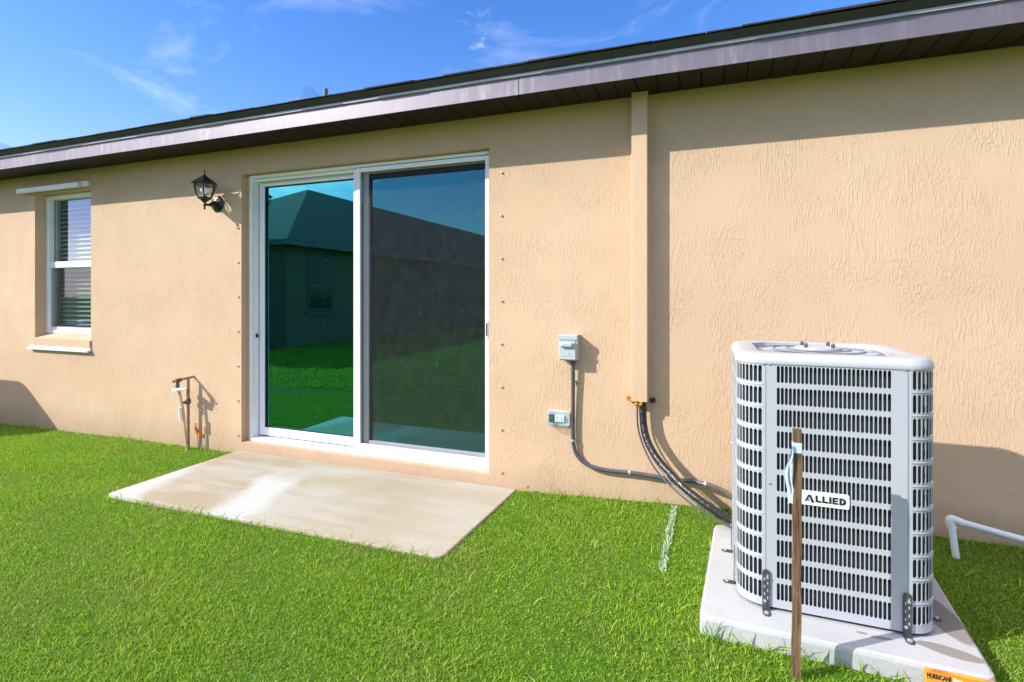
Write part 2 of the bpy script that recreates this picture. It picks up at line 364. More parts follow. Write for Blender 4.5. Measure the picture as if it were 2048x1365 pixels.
def grassmat():
    m = bpy.data.materials.new('grass_blade'); m.use_nodes = True; t = m.node_tree; t.nodes.clear(); l = t.links.new
    at = N(t, 'ShaderNodeAttribute', attribute_name='rnd'); p = pos(t)
    c = ramp(t, at.outputs['Fac'], [(0.0, (0.05, 0.16, 0.005)), (0.36, (0.18, 0.43, 0.010)), (0.70, (0.33, 0.60, 0.022)), (0.87, (0.50, 0.66, 0.09)), (1.0, (0.62, 0.55, 0.22))])
    patch = ramp(t, mth(t, 'ADD', mth(t, 'MULTIPLY', noise(t, p, 1.6, 4, 0.65), 0.6), mth(t, 'MULTIPLY', noise(t, p, 11, 3, 0.6), 0.4)), [(0.36, 0.0), (0.66, 1.0)])
    c2 = mixc(t, mth(t, 'MULTIPLY', patch, 0.5), c, (0.42, 0.52, 0.055))
    dry = ramp(t, noise(t, p, 2.7, 5, 0.7), [(0.50, 0.0), (0.68, 0.8)])
    c2 = mixc(t, mth(t, 'MULTIPLY', dry, ramp(t, at.outputs['Fac'], [(0.3, 0.2), (0.7, 1.0)])), c2, (0.46, 0.43, 0.13))
    d = N(t, 'ShaderNodeBsdfDiffuse'); tl = N(t, 'ShaderNodeBsdfTranslucent'); g = N(t, 'ShaderNodeBsdfGlossy', i_Roughness=0.42)
    g.inputs['Color'].default_value = (0.6, 0.6, 0.5, 1)
    l(c2, d.inputs['Color']); l(c2, tl.inputs['Color'])
    m1 = N(t, 'ShaderNodeMixShader', i_Fac=0.45); l(d.outputs[0], m1.inputs[1]); l(tl.outputs[0], m1.inputs[2])
    m2 = N(t, 'ShaderNodeMixShader', i_Fac=0.02); l(m1.outputs[0], m2.inputs[1]); l(g.outputs[0], m2.inputs[2])
    o = N(t, 'ShaderNodeOutputMaterial'); l(m2.outputs[0], o.inputs['Surface']); return m
M['grass'] = grassmat()
M['pale'] = mat('pale_streak', (0.40, 0.54, 0.31), 0.8)
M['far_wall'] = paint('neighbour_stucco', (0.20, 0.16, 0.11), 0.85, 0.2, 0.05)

# ------------------------------------------------------------------ ground
XS = [-400, -12, -6.5, -4.7, -3.4, -1.13, 0.0, 1.3, 6, 400]; ZS = [-.15, -.15, -.13, -.10, -.09, -.076, -.016, -.008, -.01, -.01]
def soil(x): return np.interp(x, XS, ZS)
gx = sorted(set(XS + [x * 0.5 for x in range(-24, 13)])); gy = [-400, -40, -20, -12, -8, -6, -5, -4, -3, -2, -1, 0.02, 12, 40, 400]
g = MB()
for y in gy:
    for x in gx: g.v.append((x, y, float(soil(x))))
for j in range(len(gy) - 1):
    for i in range(len(gx) - 1):
        a = j * len(gx) + i; g.f.append((a, a + 1, a + 1 + len(gx), a + len(gx)))
tag(g.build('lawn', M['lawn']), 'green lawn ground beneath the grass', None, None, 'structure')

# patio slab: top at -0.064, corners taken from the photograph's own rectangle
SL = [(-3.36, 0.0), (-1.10, 0.0), (-1.13, -0.90), (-3.36, -0.925)]
def slab_mesh(poly, z0, z1, r, bev, n=6):
    pts = []
    for i, (x, y) in enumerate(poly):
        p = Vector((x, y)); a = Vector(poly[i - 1]); c = Vector(poly[(i + 1) % len(poly)])
        ri = r[i] if isinstance(r, (list, tuple)) else r
        if ri <= 0: pts.append(p); continue
        da = (a - p).normalized(); dc = (c - p).normalized()
        for k in range(n + 1):
            t = k / n; q0 = p + da * ri; q1 = p + dc * ri
            pts.append(q0 * (1 - t) ** 2 + p * 2 * t * (1 - t) + q1 * t * t)
    cen = sum(pts, Vector((0, 0))) / len(pts); m = MB(); k = len(pts)
    def ring(ins, z):
        return [((q + (cen - q).normalized() * ins).x, (q + (cen - q).normalized() * ins).y, z) for q in pts]
    rings = [ring(0, z0), ring(0, z1 - bev), ring(bev * 0.3, z1 - bev * 0.3), ring(bev, z1)]
    m.v = [p for rr in rings for p in rr]
    for i in range(3):
        for j in range(k): m.f.append((i*k+j, i*k+(j+1) % k, (i+1)*k+(j+1) % k, (i+1)*k+j))
    m.f.append(tuple(3 * k + j for j in range(k))); m.f.append(tuple(range(k - 1, -1, -1))); return m
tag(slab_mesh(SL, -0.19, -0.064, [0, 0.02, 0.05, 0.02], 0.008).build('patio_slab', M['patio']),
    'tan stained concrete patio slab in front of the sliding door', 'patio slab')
PAD = [(0.02, -0.36), (0.815, -0.36), (0.752, -1.155), (-0.035, -1.135)]
tag(slab_mesh(PAD, -0.12, 0.05, 0.04, 0.014).build('equipment_pad', M['pad']),
    'white concrete pad with dark water stains under the condenser unit', 'concrete pad')

# ------------------------------------------------------------------ house
HX0, HX1 = -13.0, 6.5
WO = (-5.894, -5.09, 0.72, 2.06)          # window opening
DO = (-3.33, -1.283, 0.0, 2.035)          # door opening
ZT = 2.23
house = empty('house', (HX0, 0, -0.1), 'tan stucco house with brown eave, sliding glass door and narrow window', 'house')
wl = MB(); TH = 0.2
def wq(x0, x1, z0, z1): wl.add([(x0, 0, z0), (x1, 0, z0), (x1, 0, z1), (x0, 0, z1)], [(0, 1, 2, 3)])
wq(HX0, WO[0], -0.4, ZT + .02); wq(WO[0], WO[1], -0.4, WO[2]); wq(WO[0], WO[1], WO[3], ZT + .02)
wq(WO[1], DO[0], -0.4, ZT + .02); wq(DO[0], DO[1], -0.4, DO[2]); wq(DO[0], DO[1], DO[3], ZT + .02); wq(DO[1], HX1, -0.4, ZT + .02)
def reveal(o, zb_in):
    x0, x1, z0, z1 = o
    wl.add([(x0, 0, z0), (x0, TH, zb_in), (x0, TH, z1), (x0, 0, z1)], [(0, 1, 2, 3)])
    wl.add([(x1, 0, z0), (x1, TH, zb_in), (x1, TH, z1), (x1, 0, z1)], [(3, 2, 1, 0)])
    wl.add([(x0, 0, z1), (x0, TH, z1), (x1, TH, z1), (x1, 0, z1)], [(0, 1, 2, 3)])
    wl.add([(x0, 0, z0), (x0, TH, zb_in), (x1, TH, zb_in), (x1, 0, z0)], [(3, 2, 1, 0)])
reveal(WO, 0.80); reveal(DO, 0.03)
wl.add([(HX0, 0, -.4), (HX0, 9, -.4), (HX0, 9, ZT), (HX0, 0, ZT)], [(0, 1, 2, 3)])
wl.add([(HX1, 0, -.4), (HX1, 9, -.4), (HX1, 9, ZT), (HX1, 0, ZT)], [(0, 1, 2, 3)])
wl.add([(HX0, 9, -.4), (HX1, 9, -.4), (HX1, 9, ZT), (HX0, 9, ZT)], [(0, 1, 2, 3)])
me = bpy.data.meshes.new('wall'); me.from_pydata(wl.v, [], wl.f); me.materials.append(M['stucco'])
wall = reloc(link('wall', me, house), house)
# shutter anchors down both sides of the door
anc = MB(); anc.lathe([(0.0075, 0), (0.0075, 0.004), (0.005, 0.010), (0.001, 0.011)], 10).xf(Matrix.Rotation(R(90), 4, 'X'))
ame = anc.mesh('shutter_anchor', M['bolt'], True)
for xs, z0 in ((-1.198, 0.026), (-3.36, 0.05)):
    for k in range(9):
        o = link('shutter_anchor', ame, wall); o.location = (xs + random.uniform(-.002, .002), 0, z0 + k * 0.2635)
# interior rooms
def room(x0, x1, y0, y1, z0, z1, name):
    m = MB(); m.v = [(x0,y0,z0),(x1,y0,z0),(x1,y1,z0),(x0,y1,z0),(x0,y0,z1),(x1,y0,z1),(x1,y1,z1),(x0,y1,z1)]
    m.f = [(4,7,6,5),(1,5,6,2),(2,6,7,3),(3,7,4,0)]
    r = part(m, name, M['room'], house)
    f = MB(); f.v = [(x0,y0,z0),(x1,y0,z0),(x1,y1,z0),(x0,y1,z0)]; f.f = [(0,1,2,3)]
    sub(f, 'room_floor', M['room_floor'], r)
room(-4.55, -0.5, TH, 4.2, 0.02, 2.22, 'living_room'); room(-7.2, -4.6, TH, 3.6, 0.02, 2.22, 'bedroom')
# window
wn = link('window', None, house); reloc(wn, house)
def bxs(name, m, par, *b, bev=0.0): return sub(MB().box(*b, bev), name, m, par)
wx0, wx1, wz0, wz1, wy = WO[0] + .002, WO[1] - .002, 0.757, 2.057, 0.085
f = MB(); fw = 0.04
f.box(wx0, wx0 + fw, wy, wy + .07, wz0, wz1, .004); f.box(wx1 - fw, wx1, wy, wy + .07, wz0, wz1, .004)
f.box(wx0 + fw, wx1 - fw, wy, wy + .07, wz1 - fw, wz1, .004); f.box(wx0 + fw, wx1 - fw, wy, wy + .07, wz0, wz0 + .03, .004)
sub(f, 'frame', M['white'], wn)
bxs('meeting_rail', M['white'], wn, wx0 + fw, wx1 - fw, wy + .008, wy + .055, 1.372, 1.432, bev=.004)
f = MB(); a, b_ = wx0 + fw, wx1 - fw
f.box(a, a + .022, wy + .015, wy + .045, wz0 + .03, 1.372, .003); f.box(b_ - .022, b_, wy + .015, wy + .045, wz0 + .03, 1.372, .003)
f.box(a + .022, b_ - .022, wy + .015, wy + .045, wz0 + .03, wz0 + .065, .003); sub(f, 'lower_sash', M['white'], wn)
def pane(name, m, par, x0, x1, y, z0, z1):
    q = MB(); q.v = [(x0, y, z0), (x1, y, z0), (x1, y, z1), (x0, y, z1)]; q.f = [(0, 1, 2, 3)]
    return sub(q, name, m, par)
pane('pane', M['glass_win'], wn, a, b_, wy + .05, 1.425, wz1 - fw + .005)
pane('pane', M['glass_win'], wn, a + .02, b_ - .02, wy + .035, wz0 + .06, 1.375)
pane('insect_screen', M['screen'], wn, a + .018, b_ - .018, wy + .012, wz0 + .06, 1.374)
bxs('gasket', M['gasket'], wn, a, a + .006, wy + .048, wy + .053, 1.432, wz1 - fw)
# hurricane panel tracks above and below the window
tk = MB(); tk.box(-6.0, -5.085, -0.03, -0.0005, 2.075, 2.118, .003); tr = part(tk, 'shutter_header_track', M['track'], house)
sub(MB().box(-6.06, -5.17, -0.062, -0.0305, 2.065, 2.108, .003), 'cover_strip', M['track'], tr)
tk = MB(); tk.prof_x([(-.0005, .622), (-.032, .615), (-.034, .632), (-.012, .638), (-.012, .652), (-.0005, .652)], -5.955, -5.083); part(tk, 'shutter_sill_track', M['track'], house)
part(MB().prof_x([(-.0005, .652), (-.012, .655), (-.012, .715), (-.0005, .718)], -5.90, -5.088), 'window_sill', M['cover'], house)
# sliding door
sd = link('sliding_door', None, house); reloc(sd, house)
f = MB(); x0, x1, z0, z1 = -3.30, DO[1] - .001, 0.001, 2.031
f.box(x0, x0 + .018, .045, .16, z0, z1, .003); f.box(x1 - .018, x1, .045, .16, z0, z1, .003)
f.box(x0 + .018, x1 - .018, .045, .16, z1 - .022, z1, .003); f.box(x0 + .018, x1 - .018, .04, .16, z0, z0 + .025, .003)
f.box(x0 + .018, -2.3, .075, .083, z1 - .045, z1 - .022); f.box(x0 + .018, -2.3, .10, .108, z1 - .05, z1 - .022)
sub(f, 'frame', M['white'], sd)
bxs('jamb_filler', M['white'], sd, x0 + .018, x0 + .022, .05, .115, .026, z1 - .022)
bxs('sealant', M['cover'], sd, DO[0] + .001, x0, .05, .15, .002, z1)
# fixed left leaf (set deep)
def leaf(name, x0, x1, y0, y1, z0, z1, sl_, sr_, top, bot, m):
    f = MB()
    f.box(x0, x0 + sl_, y0, y1, z0, z1, .003); f.box(x1 - sr_, x1, y0, y1, z0, z1, .003)
    f.box(x0 + sl_, x1 - sr_, y0 + .001, y1, z1 - top, z1, .003); f.box(x0 + sl_, x1 - sr_, y0 + .001, y1, z0, z0 + bot, .003)
    return sub(f, name, m, sd)
leaf('fixed_leaf_frame', -3.272, -2.285, .112, .145, .035, 1.985, .052, .03, .03, .062, M['white'])
pane('pane', M['glass_door'], sd, -3.215, -2.31, .132, .092, 1.958)
f = MB(); f.box(-3.2205, -3.214, .120, .131, .097, 1.955); f.box(-3.214, -2.3155, .120, .131, 1.949, 1.955); f.box(-3.214, -2.3155, .120, .131, .097, .101)
sub(f, 'gasket', M['gasket'], sd)
# sliding glass leaf behind the screen leaf
leaf('sliding_leaf_frame', -2.285, -1.312, .082, .108, .03, 2.0, .05, .035, .035, .07, M['white'])
pane('pane', M['glass_door'], sd, -2.236, -1.345, .097, .098, 1.967)
f = MB(); f.box(-2.2345, -2.222, .084, .096, .10, 1.965); f.box(-2.222, -1.347, .084, .096, 1.93, 1.965); sub(f, 'gasket', M['gasket'], sd)
leaf('screen_leaf_frame', -2.315, -1.303, .047, .070, .027, 2.004, .032, .028, .030, .055, M['white'])
pane('insect_screen', M['screen'], sd, -2.285, -1.33, .060, .08, 1.975)
bxs('interlock', M['white'], sd, -2.345, -2.3155, .055, .11, .027, 2.004, bev=.003)
h = MB().box(-1.325, -1.309, .040, .0465, .84, .96, .003); hd = sub(h, 'screen_handle', M['white'], sd)
h = MB().box(-3.279, -3.272, .085, .105, .79, .82); sub(h, 'latch', M['black'], sd)
h = MB().box(-1.322, -1.312, .038, .0399, .86, .94); sub(h, 'handle_grip', M['galv'], sd)
# eave: soffit panels, fascia boards, drip edge, roof
xs = HX0; sme = MB()
sme.add([(0.004, -.285, 0), (.104, -.285, 0), (.104, -.002, 0), (.004, -.002, 0)], [(0, 3, 2, 1)])
sme.add([(0.0, -.285, .007), (0.004, -.285, 0), (.004, -.002, 0), (0.0, -.002, .007)], [(0, 3, 2, 1)])
sme.add([(.104, -.285, 0), (.108, -.285, .007), (.108, -.002, .007), (.104, -.002, 0)], [(0, 3, 2, 1)])
sme.add([(0, -.285, .016), (.108, -.285, .016), (.108, -.002, .016), (0, -.002, .016)], [(0, 1, 2, 3)])
sm = sme.mesh('soffit_panel', M['soffit'])
k0 = 0
while xs < 3.5:
    o = link('soffit_panel', sm, house); reloc(o, house); o.location = (xs, 0, ZT); xs += 0.108
part(MB().box(3.5, HX1, -.285, -.002, ZT, ZT + .016), 'soffit_panel', M['soffit'], house)
cuts = [HX0, -6.9, -3.903, -0.982, 2.0, HX1]
for i in range(5):
    a, b_ = cuts[i] + .0015, cuts[i + 1] - .0015
    fb = MB().prof_x([(-.292, ZT - .012), (-.2855, ZT - .012), (-.2855, ZT + .088), (-.291 + .0005 * (i % 2), ZT + .088)], a, b_); part(fb, 'fascia_board', M['fascia'], house)
cuts = [HX0, -8.2, -5.1, -2.786, -0.464, 2.3, HX1]
for i in range(6):
    a, b_ = cuts[i] + .001, cuts[i + 1] - .001
    lp = MB().prof_x([(-.2925, ZT + .084), (-.303, ZT + .084), (-.303, ZT + .091), (-.298, ZT + .100), (-.2925, ZT + .100)], a, b_)
    d = part(lp, 'drip_edge_lip', M['lip'], house)
    sub(MB().prof_x([(-.299, ZT + .101), (-.333, ZT + .128), (-.3325, ZT + .131), (-.29, ZT + .131), (-.29, ZT + .101)], a, b_), 'drip_edge_flange', M['drip'], d)
SLOPE = 0.36
rf = MB(); ya, za = -.334, ZT + .133
rf.add([(HX0 - .3, ya, za), (HX1 + .3, ya, za), (HX1 + .3, 4.5, za + (4.5 - ya) * SLOPE), (HX0 - .3, 4.5, za + (4.5 - ya) * SLOPE), (HX1 + .3, 9.3, za), (HX0 - .3, 9.3, za)], [(0, 1, 2, 3), (3, 2, 4, 5)])
roof = part(rf, 'roof', M['shingle'], house)
x = HX0 - .2; i = 0
while x < 3.2:
    wd = random.uniform(.15, .34); ov = random.uniform(0, .010); th = random.uniform(.005, .011)
    q = MB().prof_x([(ya - .008 - ov, za + .0015 - .004), (ya + .2, za + .0015 + .2 * SLOPE), (ya + .2, za + th + .2 * SLOPE), (ya - .008 - ov, za + th - .003)], x, x + wd - .004)
    sub(q, 'shingle', M['shingle'], roof); x += wd
# roof vents
def on_roof(x, y): return (x, y, za + (y - ya) * SLOPE)
vp = on_roof(-3.60, 1.25)
v = empty('vent_pipe', vp, 'dark plumbing vent pipe on the roof right of the domed vent', 'vent pipe')
part(MB().tube([(vp[0], vp[1], vp[2] - .02), (vp[0], vp[1], vp[2] + .25)], .022, 12), 'pipe', M['conduit'], v, True)
part(MB().lathe([(.05, 0), (.03, .03), (.024, .05)], 14, (vp[0], vp[1], vp[2])), 'flashing', M['drip'], v, True)
for (vx, vy, lab) in ((-3.72, 1.25, 'small domed roof vent beside the vent pipe above the door'), (-8.95, 1.25, 'small domed roof vent at the far left end of the roof')):
    vp = on_roof(vx, vy); v = empty('roof_vent', vp, lab, 'roof vent', 'domed roof vents')
    hd = MB(); n = 12; R0 = .085
    for j in range(7):
        for k in range(n + 1):
            th = math.pi * k / n; ph = (math.pi / 2) * j / 6
            hd.v.append((vp[0] + R0 * math.cos(th) * (1 - .25 * j / 6), vp[1] - .12 + .24 * math.sin(ph) , vp[2] + .08 + .17 * math.sin(th) * math.cos(ph)))
    for j in range(6):
        for k in range(n): hd.f.append((j*(n+1)+k, j*(n+1)+k+1, (j+1)*(n+1)+k+1, (j+1)*(n+1)+k))
    part(hd, 'hood', M['clear'], v, True)
    part(MB().box(vp[0] - .07, vp[0] - .005, vp[1] - .10, vp[1] + .1, vp[2] - .02, vp[2] + .14), 'throat', M['black'], v)

# window blind inside the window
bl = empty('window_blind', (-5.49, .21, .78), 'white horizontal slat blind hanging inside the narrow window', 'blind')
smb = MB(); hw = .385
smb.add([(-hw, -.024, -.012), (hw, -.024, -.012), (hw, 0, .003), (-hw, 0, .003), (hw, .024, .010), (-hw, .024, .010)], [(0, 1, 2, 3), (3, 2, 4, 5)])
sm = smb.mesh('slat', M['blind'], True)
for k in range(30):
    o = link('slat', sm, bl); o.location = (0, 0, .02 + k * .0425)
part(MB().box(-5.88, -5.10, .185, .235, 2.055, 2.09), 'head_rail', M['blind'], bl)
for xx in (-5.72, -5.26): part(MB().tube([(xx, .185, .79), (xx, .185, 2.06)], .0015, 4), 'ladder_cord', M['blind'], bl)

# ------------------------------------------------------------------ refrigerant line cover on the wall
lc = empty('line_set_cover', (-.36, 0, .53), 'tall tan metal duct covering pipes on the wall beside the condenser', 'pipe cover')
part(MB().box(-.401, -.316, -.08, -.001, .535, ZT - .002, .003), 'duct', M['cover'], lc)
for s in (-1, 1):
    xa = -.401 if s < 0 else -.316
    part(MB().box(min(xa, xa + s * .018), max(xa, xa + s * .018) , -.004, -.0008, .56, ZT - .003), 'flange', M['cover'], lc)
fo = MB()
for k in range(46):
    c = Vector((random.uniform(-.405, -.318), random.uniform(-.078, -.006), random.uniform(.515, .538))); r = random.uniform(.006, .013)
    if abs(c.x + .345) < .02 and c.y > -.06: c.z = .535
    o = len(fo.v); t = Matrix.Rotation(random.uniform(0, 6), 3, 'Z')
    for q in [(1, 0, 0), (-1, 0, 0), (0, 1, 0), (0, -1, 0), (0, 0, 1), (0, 0, -1)]:
        fo.v.append(tuple(c + t @ Vector(q) * r * random.uniform(.7, 1.3)))
    fo.f += [tuple(i + o for i in f_) for f_ in [(0, 2, 4), (2, 1, 4), (1, 3, 4), (3, 0, 4), (2, 0, 5), (1, 2, 5), (3, 1, 5), (0, 3, 5)]]
tag(part(fo, 'foam_seal', M['foam'], lc), 'ragged orange foam at the bottom of the duct')
for s, xx in ((-1, -.405), (1, -.312)):
    q = MB(); q.add([(xx, -.004, .545), (xx + s * .03, -.016, .552), (xx + s * .034, -.02, .530), (xx + s * .012, -.012, .520), (xx, -.004, .522)], [(0, 1, 2, 3, 4)])
    part(q, 'torn_tape', M['foam'] if s < 0 else M['galv'], lc)
# insulated refrigerant line, wire and thin line
pth = spline([(-.349, -.045, .56), (-.345, -.047, .50), (-.337, -.058, .40), (-.312, -.085, .322), (-.262, -.125, .255), (-.195, -.175, .20), (-.115, -.25, .155), (-.03, -.33, .128), (.06, -.43, .115), (.14, -.53, .115)], 12)
rr = [.0185 + random.uniform(-.0006, .0009) for i in range(len(pth))]
tag(MB().tube(pth, rr, 14).build('insulated_refrigerant_line', M['hose'], None, True), 'thick black wrapped pipe curving from the wall duct to the condenser', 'insulated pipe')
pth = spline([(-.372, -.05, .55), (-.374, -.052, .46), (-.365, -.06, .37), (-.325, -.085, .27), (-.265, -.13, .19), (-.18, -.20, .135), (-.06, -.31, .09), (.07, -.45, .085), (.13, -.53, .09)], 8)
tag(MB().tube(pth, .0048, 8).build('liquid_line', M['conduit'], None, True), 'thin bare pipe running below the thick black wrapped pipe', 'thin pipe')
pth = spline([(-.362, -.052, .55), (-.358, -.062, .45), (-.343, -.078, .35), (-.30, -.105, .268), (-.245, -.145, .205), (-.17, -.21, .15), (-.05, -.31, .105), (.07, -.44, .098), (.13, -.53, .10)], 8)
tag(MB().tube(pth, .0032, 6).build('control_wire', M['galv'], None, True), 'thin grey control wire hugging the thick black wrapped pipe', 'wire')

# electrical disconnect, conduit and outlet
db = empty('disconnect_box', (-.762, 0, .74), 'grey metal electrical disconnect box on the wall above the conduit', 'electrical box')
part(MB().box(-.817, -.711, -.062, -.001, .742, .885, .004), 'enclosure', M['box'], db)
part(MB().prof_x([(-.001, .888), (-.078, .888), (-.080, .884), (-.080, .862), (-.077, .862), (-.077, .8815), (-.001, .8855)], -.821, -.707), 'rain_hood', M['box'], db)
cv = part(MB().box(-.814, -.714, -.077, -.0625, .746, .861, .004), 'cover', M['box'], db)
sub(MB().box(-.803, -.727, -.096, -.0775, .818, .850, .008), 'pull_handle', M['box'], cv)
sub(MB().box(-.712, -.705, -.074, -.064, .835, .858, .002), 'hasp', M['box'], cv)
em = MB(); em.tube([(-.79 + .06 * t_, -.0775, .766 + .006 * math.sin(t_ * 3.1) + .004 * math.sin(t_ * 9)) for t_ in [k / 10 for k in range(11)]], .0014, 5); em.tube([(-.752 + .006 * math.cos(t_), -.0775, .782 + .005 * math.sin(t_)) for t_ in [k * .6 for k in range(11)]], .0013, 5)
sub(em, 'embossed_mark', M['box'], cv)
co = empty('electrical_conduit', (-.75, 0, .12), 'dark grey conduit clipped to the wall, bending right to the condenser', 'conduit')
pth = spline([(-.742, -.03, .745), (-.742, -.03, .68), (-.743, -.025, .55), (-.744, -.022, .40), (-.742, -.022, .27), (-.725, -.022, .20), (-.67, -.022, .148), (-.59, -.022, .126), (-.50, -.022, .123), (-.42, -.022, .126), (-.30, -.022, .121), (-.18, -.023, .117), (-.08, -.03, .12), (-.0, -.06, .122)], 8)
part(MB().tube(pth, .0115, 12), 'flexible_conduit', M['conduit'], co, True)
pth2 = spline([(-.0, -.06, .122), (.04, -.13, .135), (.07, -.26, .165), (.10, -.42, .20), (.14, -.5, .215)], 6)
part(MB().tube(pth2, .0115, 12), 'flexible_conduit', M['conduit'], co, True)
part(MB().tube([(-.742, -.03, .747), (-.742, -.03, .725)], .017, 14), 'connector', M['conduit'], co, True)
for (cx_, cz, hor) in ((-.7445, .615, 0), (-.7425, .275, 0), (-.42, .126, 1), (-.02, .124, 1)):
    cl = MB()
    if hor: cl.tube([(cx_ - .006, -.022 if cx_ < -.1 else -.05, cz), (cx_ + .006, -.022 if cx_ < -.1 else -.055, cz)], .0132, 12); cl.box(cx_ - .006, cx_ + .006, -.006, -.001, cz - .034, cz - .008)
    else: cl.tube([(cx_, -.0235, cz - .006), (cx_, -.0235, cz + .006)], .0132, 12); cl.box(cx_ + .008, cx_ + .034, -.006, -.001, cz - .006, cz + .006)
    part(cl, 'clip', M['bolt'], co)
ou = empty('outdoor_outlet', (-.835, 0, .35), 'electrical outlet under a clear bubble cover low on the wall', 'outlet')
def rrect(cx_, cz, hw_, hh, r, n=5):
    out = []
    for (sx, sz, a0) in ((1, 1, 0), (-1, 1, 90), (-1, -1, 180), (1, -1, 270)):
        for k in range(n + 1):
            t = R(a0 + 90 * k / n); out.append((cx_ + sx * (hw_ - r) + r * math.cos(t), cz + sz * (hh - r) + r * math.sin(t)))
    return out
part(MB().prism(rrect(-.833, .392, .066, .043, .012), -.010, -.001), 'backplate', M['badge'], ou)
cvm = MB(); ra = rrect(-.833, .392, .064, .041, .014); rb = rrect(-.833, .392, .058, .036, .016); k = len(ra)
cvm.v = [(x, -.0105, z) for x, z in ra] + [(x, -.05, z) for x, z in ra] + [(x, -.058, z) for x, z in rb]
for i in range(2):
    for j in range(k): cvm.f.append((i*k+j, i*k+(j+1) % k, (i+1)*k+(j+1) % k, (i+1)*k+j))
cvm.f.append(tuple(2 * k + j for j in range(k))); part(cvm, 'bubble_cover', M['clear'], ou, True)
part(MB().prism(rrect(-.833, .392, .066, .043, .014) , -.0185, -.0115), 'hinge_rim', M['clear'], ou)
dv = part(MB().box(-.855, -.795, -.024, -.0105, .372, .412, .003), 'receptacle', M['badge'], ou)
part(MB().box(-.888, -.860, -.03, -.0105, .368, .416, .003), 'dark_insert', M['conduit'], ou)
for xx in (-.842, -.815):
    for zz in (.386, .397): sub(MB().box(xx, xx + .007, -.0255, -.0241, zz, zz + .003), 'slot', M['ink'], dv)

# ------------------------------------------------------------------ wall lantern
lx, ly, lz = -3.553, -.13, 1.76
la = empty('wall_lantern', (-3.56, 0, 1.76), 'black coach wall lantern with clear glass left of the door', 'wall lantern')
bp = MB().lathe([(.066, 0), (.066, .006), (.055, .016), (.030, .026), (.012, .030)], 8, flat=.5).xf(Matrix.Translation((-3.572, -.001, 1.825)) @ Matrix.Rotation(R(90), 4, 'X'))
part(bp, 'backplate', M['black'], la)
arm = spline([(-3.572, -.02, 1.822), (-3.568, -.055, 1.812), (-3.56, -.09, 1.802), (lx, ly, 1.803)], 6)
part(MB().tube(arm, [.026 - .016 * min(1, i / 12) for i in range(len(arm))], 10), 'arm', M['black'], la, True)
part(MB().lathe([(.002, 0), (.006, .004), (.009, .012), (.005, .020), (.009, .026), (.010, .04), (.007, .048), (.016, .06), (.026, .066), (.030, .074), (.046, .080), (.048, .088)], 12, (lx, ly, lz)), 'lower_cup', M['black'], la, True)
B0, B1, r0, r1, rm = lz + .088, lz + .188, .046, .076, .072
cage = MB(); lev = [(B0, r0), (B0 + .03, .060), (B0 + .065, rm), (B1, r1)]
for k in range(6):
    t = 2 * math.pi * (k + .25) / 6
    cage.tube([(lx + r * math.cos(t), ly + r * math.sin(t), z) for z, r in lev], .0042, 6)
for z, r in (lev[0], lev[-1]):
    P = [(lx + r * math.cos(2 * math.pi * (k + .25) / 6), ly + r * math.sin(2 * math.pi * (k + .25) / 6), z) for k in range(7)]
    cage.tube(P, .0045, 6)
part(cage, 'cage', M['black'], la)
for k in range(6):
    q = MB()
    for z, r in lev:
        for kk in (k, k + 1):
            t = 2 * math.pi * (kk + .25) / 6; q.v.append((lx + (r - .003) * math.cos(t), ly + (r - .003) * math.sin(t), z))
    q.f = [(2*i, 2*i+1, 2*i+3, 2*i+2) for i in range(3)]; part(q, 'glass_pane', M['lampglass'], la)
rfm = MB().lathe([(.094, B1 - lz), (.096, B1 - lz + .006), (.084, B1 - lz + .014), (.060, B1 - lz + .032), (.030, B1 - lz + .054), (.012, B1 - lz + .068), (.006, B1 - lz + .072)], 6, (lx, ly, lz), .25)
lr = part(rfm, 'roof_cap', M['black'], la)
sub(MB().lathe([(.006, .258), (.010, .264), (.005, .270), (.004, .278), (.006, .284), (.003, .300), (.001, .305)], 8, (lx, ly, lz - .002)), 'finial', M['black'], lr, True)
bb = part(MB().lathe([(.008, .115), (.024, .128), (.030, .145), (.029, .160), (.020, .172), (.004, .178)], 14, (lx, ly, lz)), 'bulb', M['bulb'], la, True)
sub(MB().lathe([(.017, .086), (.017, .112), (.013, .118)], 12, (lx, ly, lz)), 'socket', M['brass'], bb, True)

# ------------------------------------------------------------------ hose bib, marker stake, marker flag
hb = empty('hose_bib', (-3.83, -.05, -.12), 'brown copper pipe with garden tap standing against the wall', 'garden tap')
part(MB().tube([(-3.83, -.05, -.13), (-3.83, -.05, .462)], .0115, 12), 'riser_pipe', M['copper'], hb, True)
part(MB().tube([(-3.83, -.001, .470), (-3.83, -.05, .468), (-3.83, -.115, .462)], .0095, 10), 'arm_pipe', M['copper'], hb, True)
sp_ = part(MB().tube([(-3.83, -.112, .462), (-3.83, -.150, .458)], .016, 10), 'spigot', M['brass'], hb, True)
sub(MB().tube([(-3.83, -.135, .455), (-3.828, -.140, .405)], [.012, .015], 10), 'spout', M['brass'], sp_, True)
sub(MB().tube([(-3.83, -.150, .458), (-3.83, -.166, .457)], .006, 8), 'stem', M['bolt'], sp_, True)
hw_ = MB().lathe([(.010, 0), (.012, .004), (.008, .008)], 10).xf(Matrix.Translation((-3.83, -.166, .457)) @ Matrix.Rotation(R(90), 4, 'X')); sub(hw_, 'handwheel', M['inkblue'], sp_, True)
vb = part(MB().lathe([(.013, 0), (.020, .008), (.021, .030), (.014, .042), (.012, .052)], 12, (-3.83, -.05, .262)), 'union_fitting', M['brass'], hb, True)
sub(MB().tube([(-3.83, -.05, .28), (-3.852, -.085, .276)], [.014, .010], 8), 'side_outlet', M['brass'], vb, True)
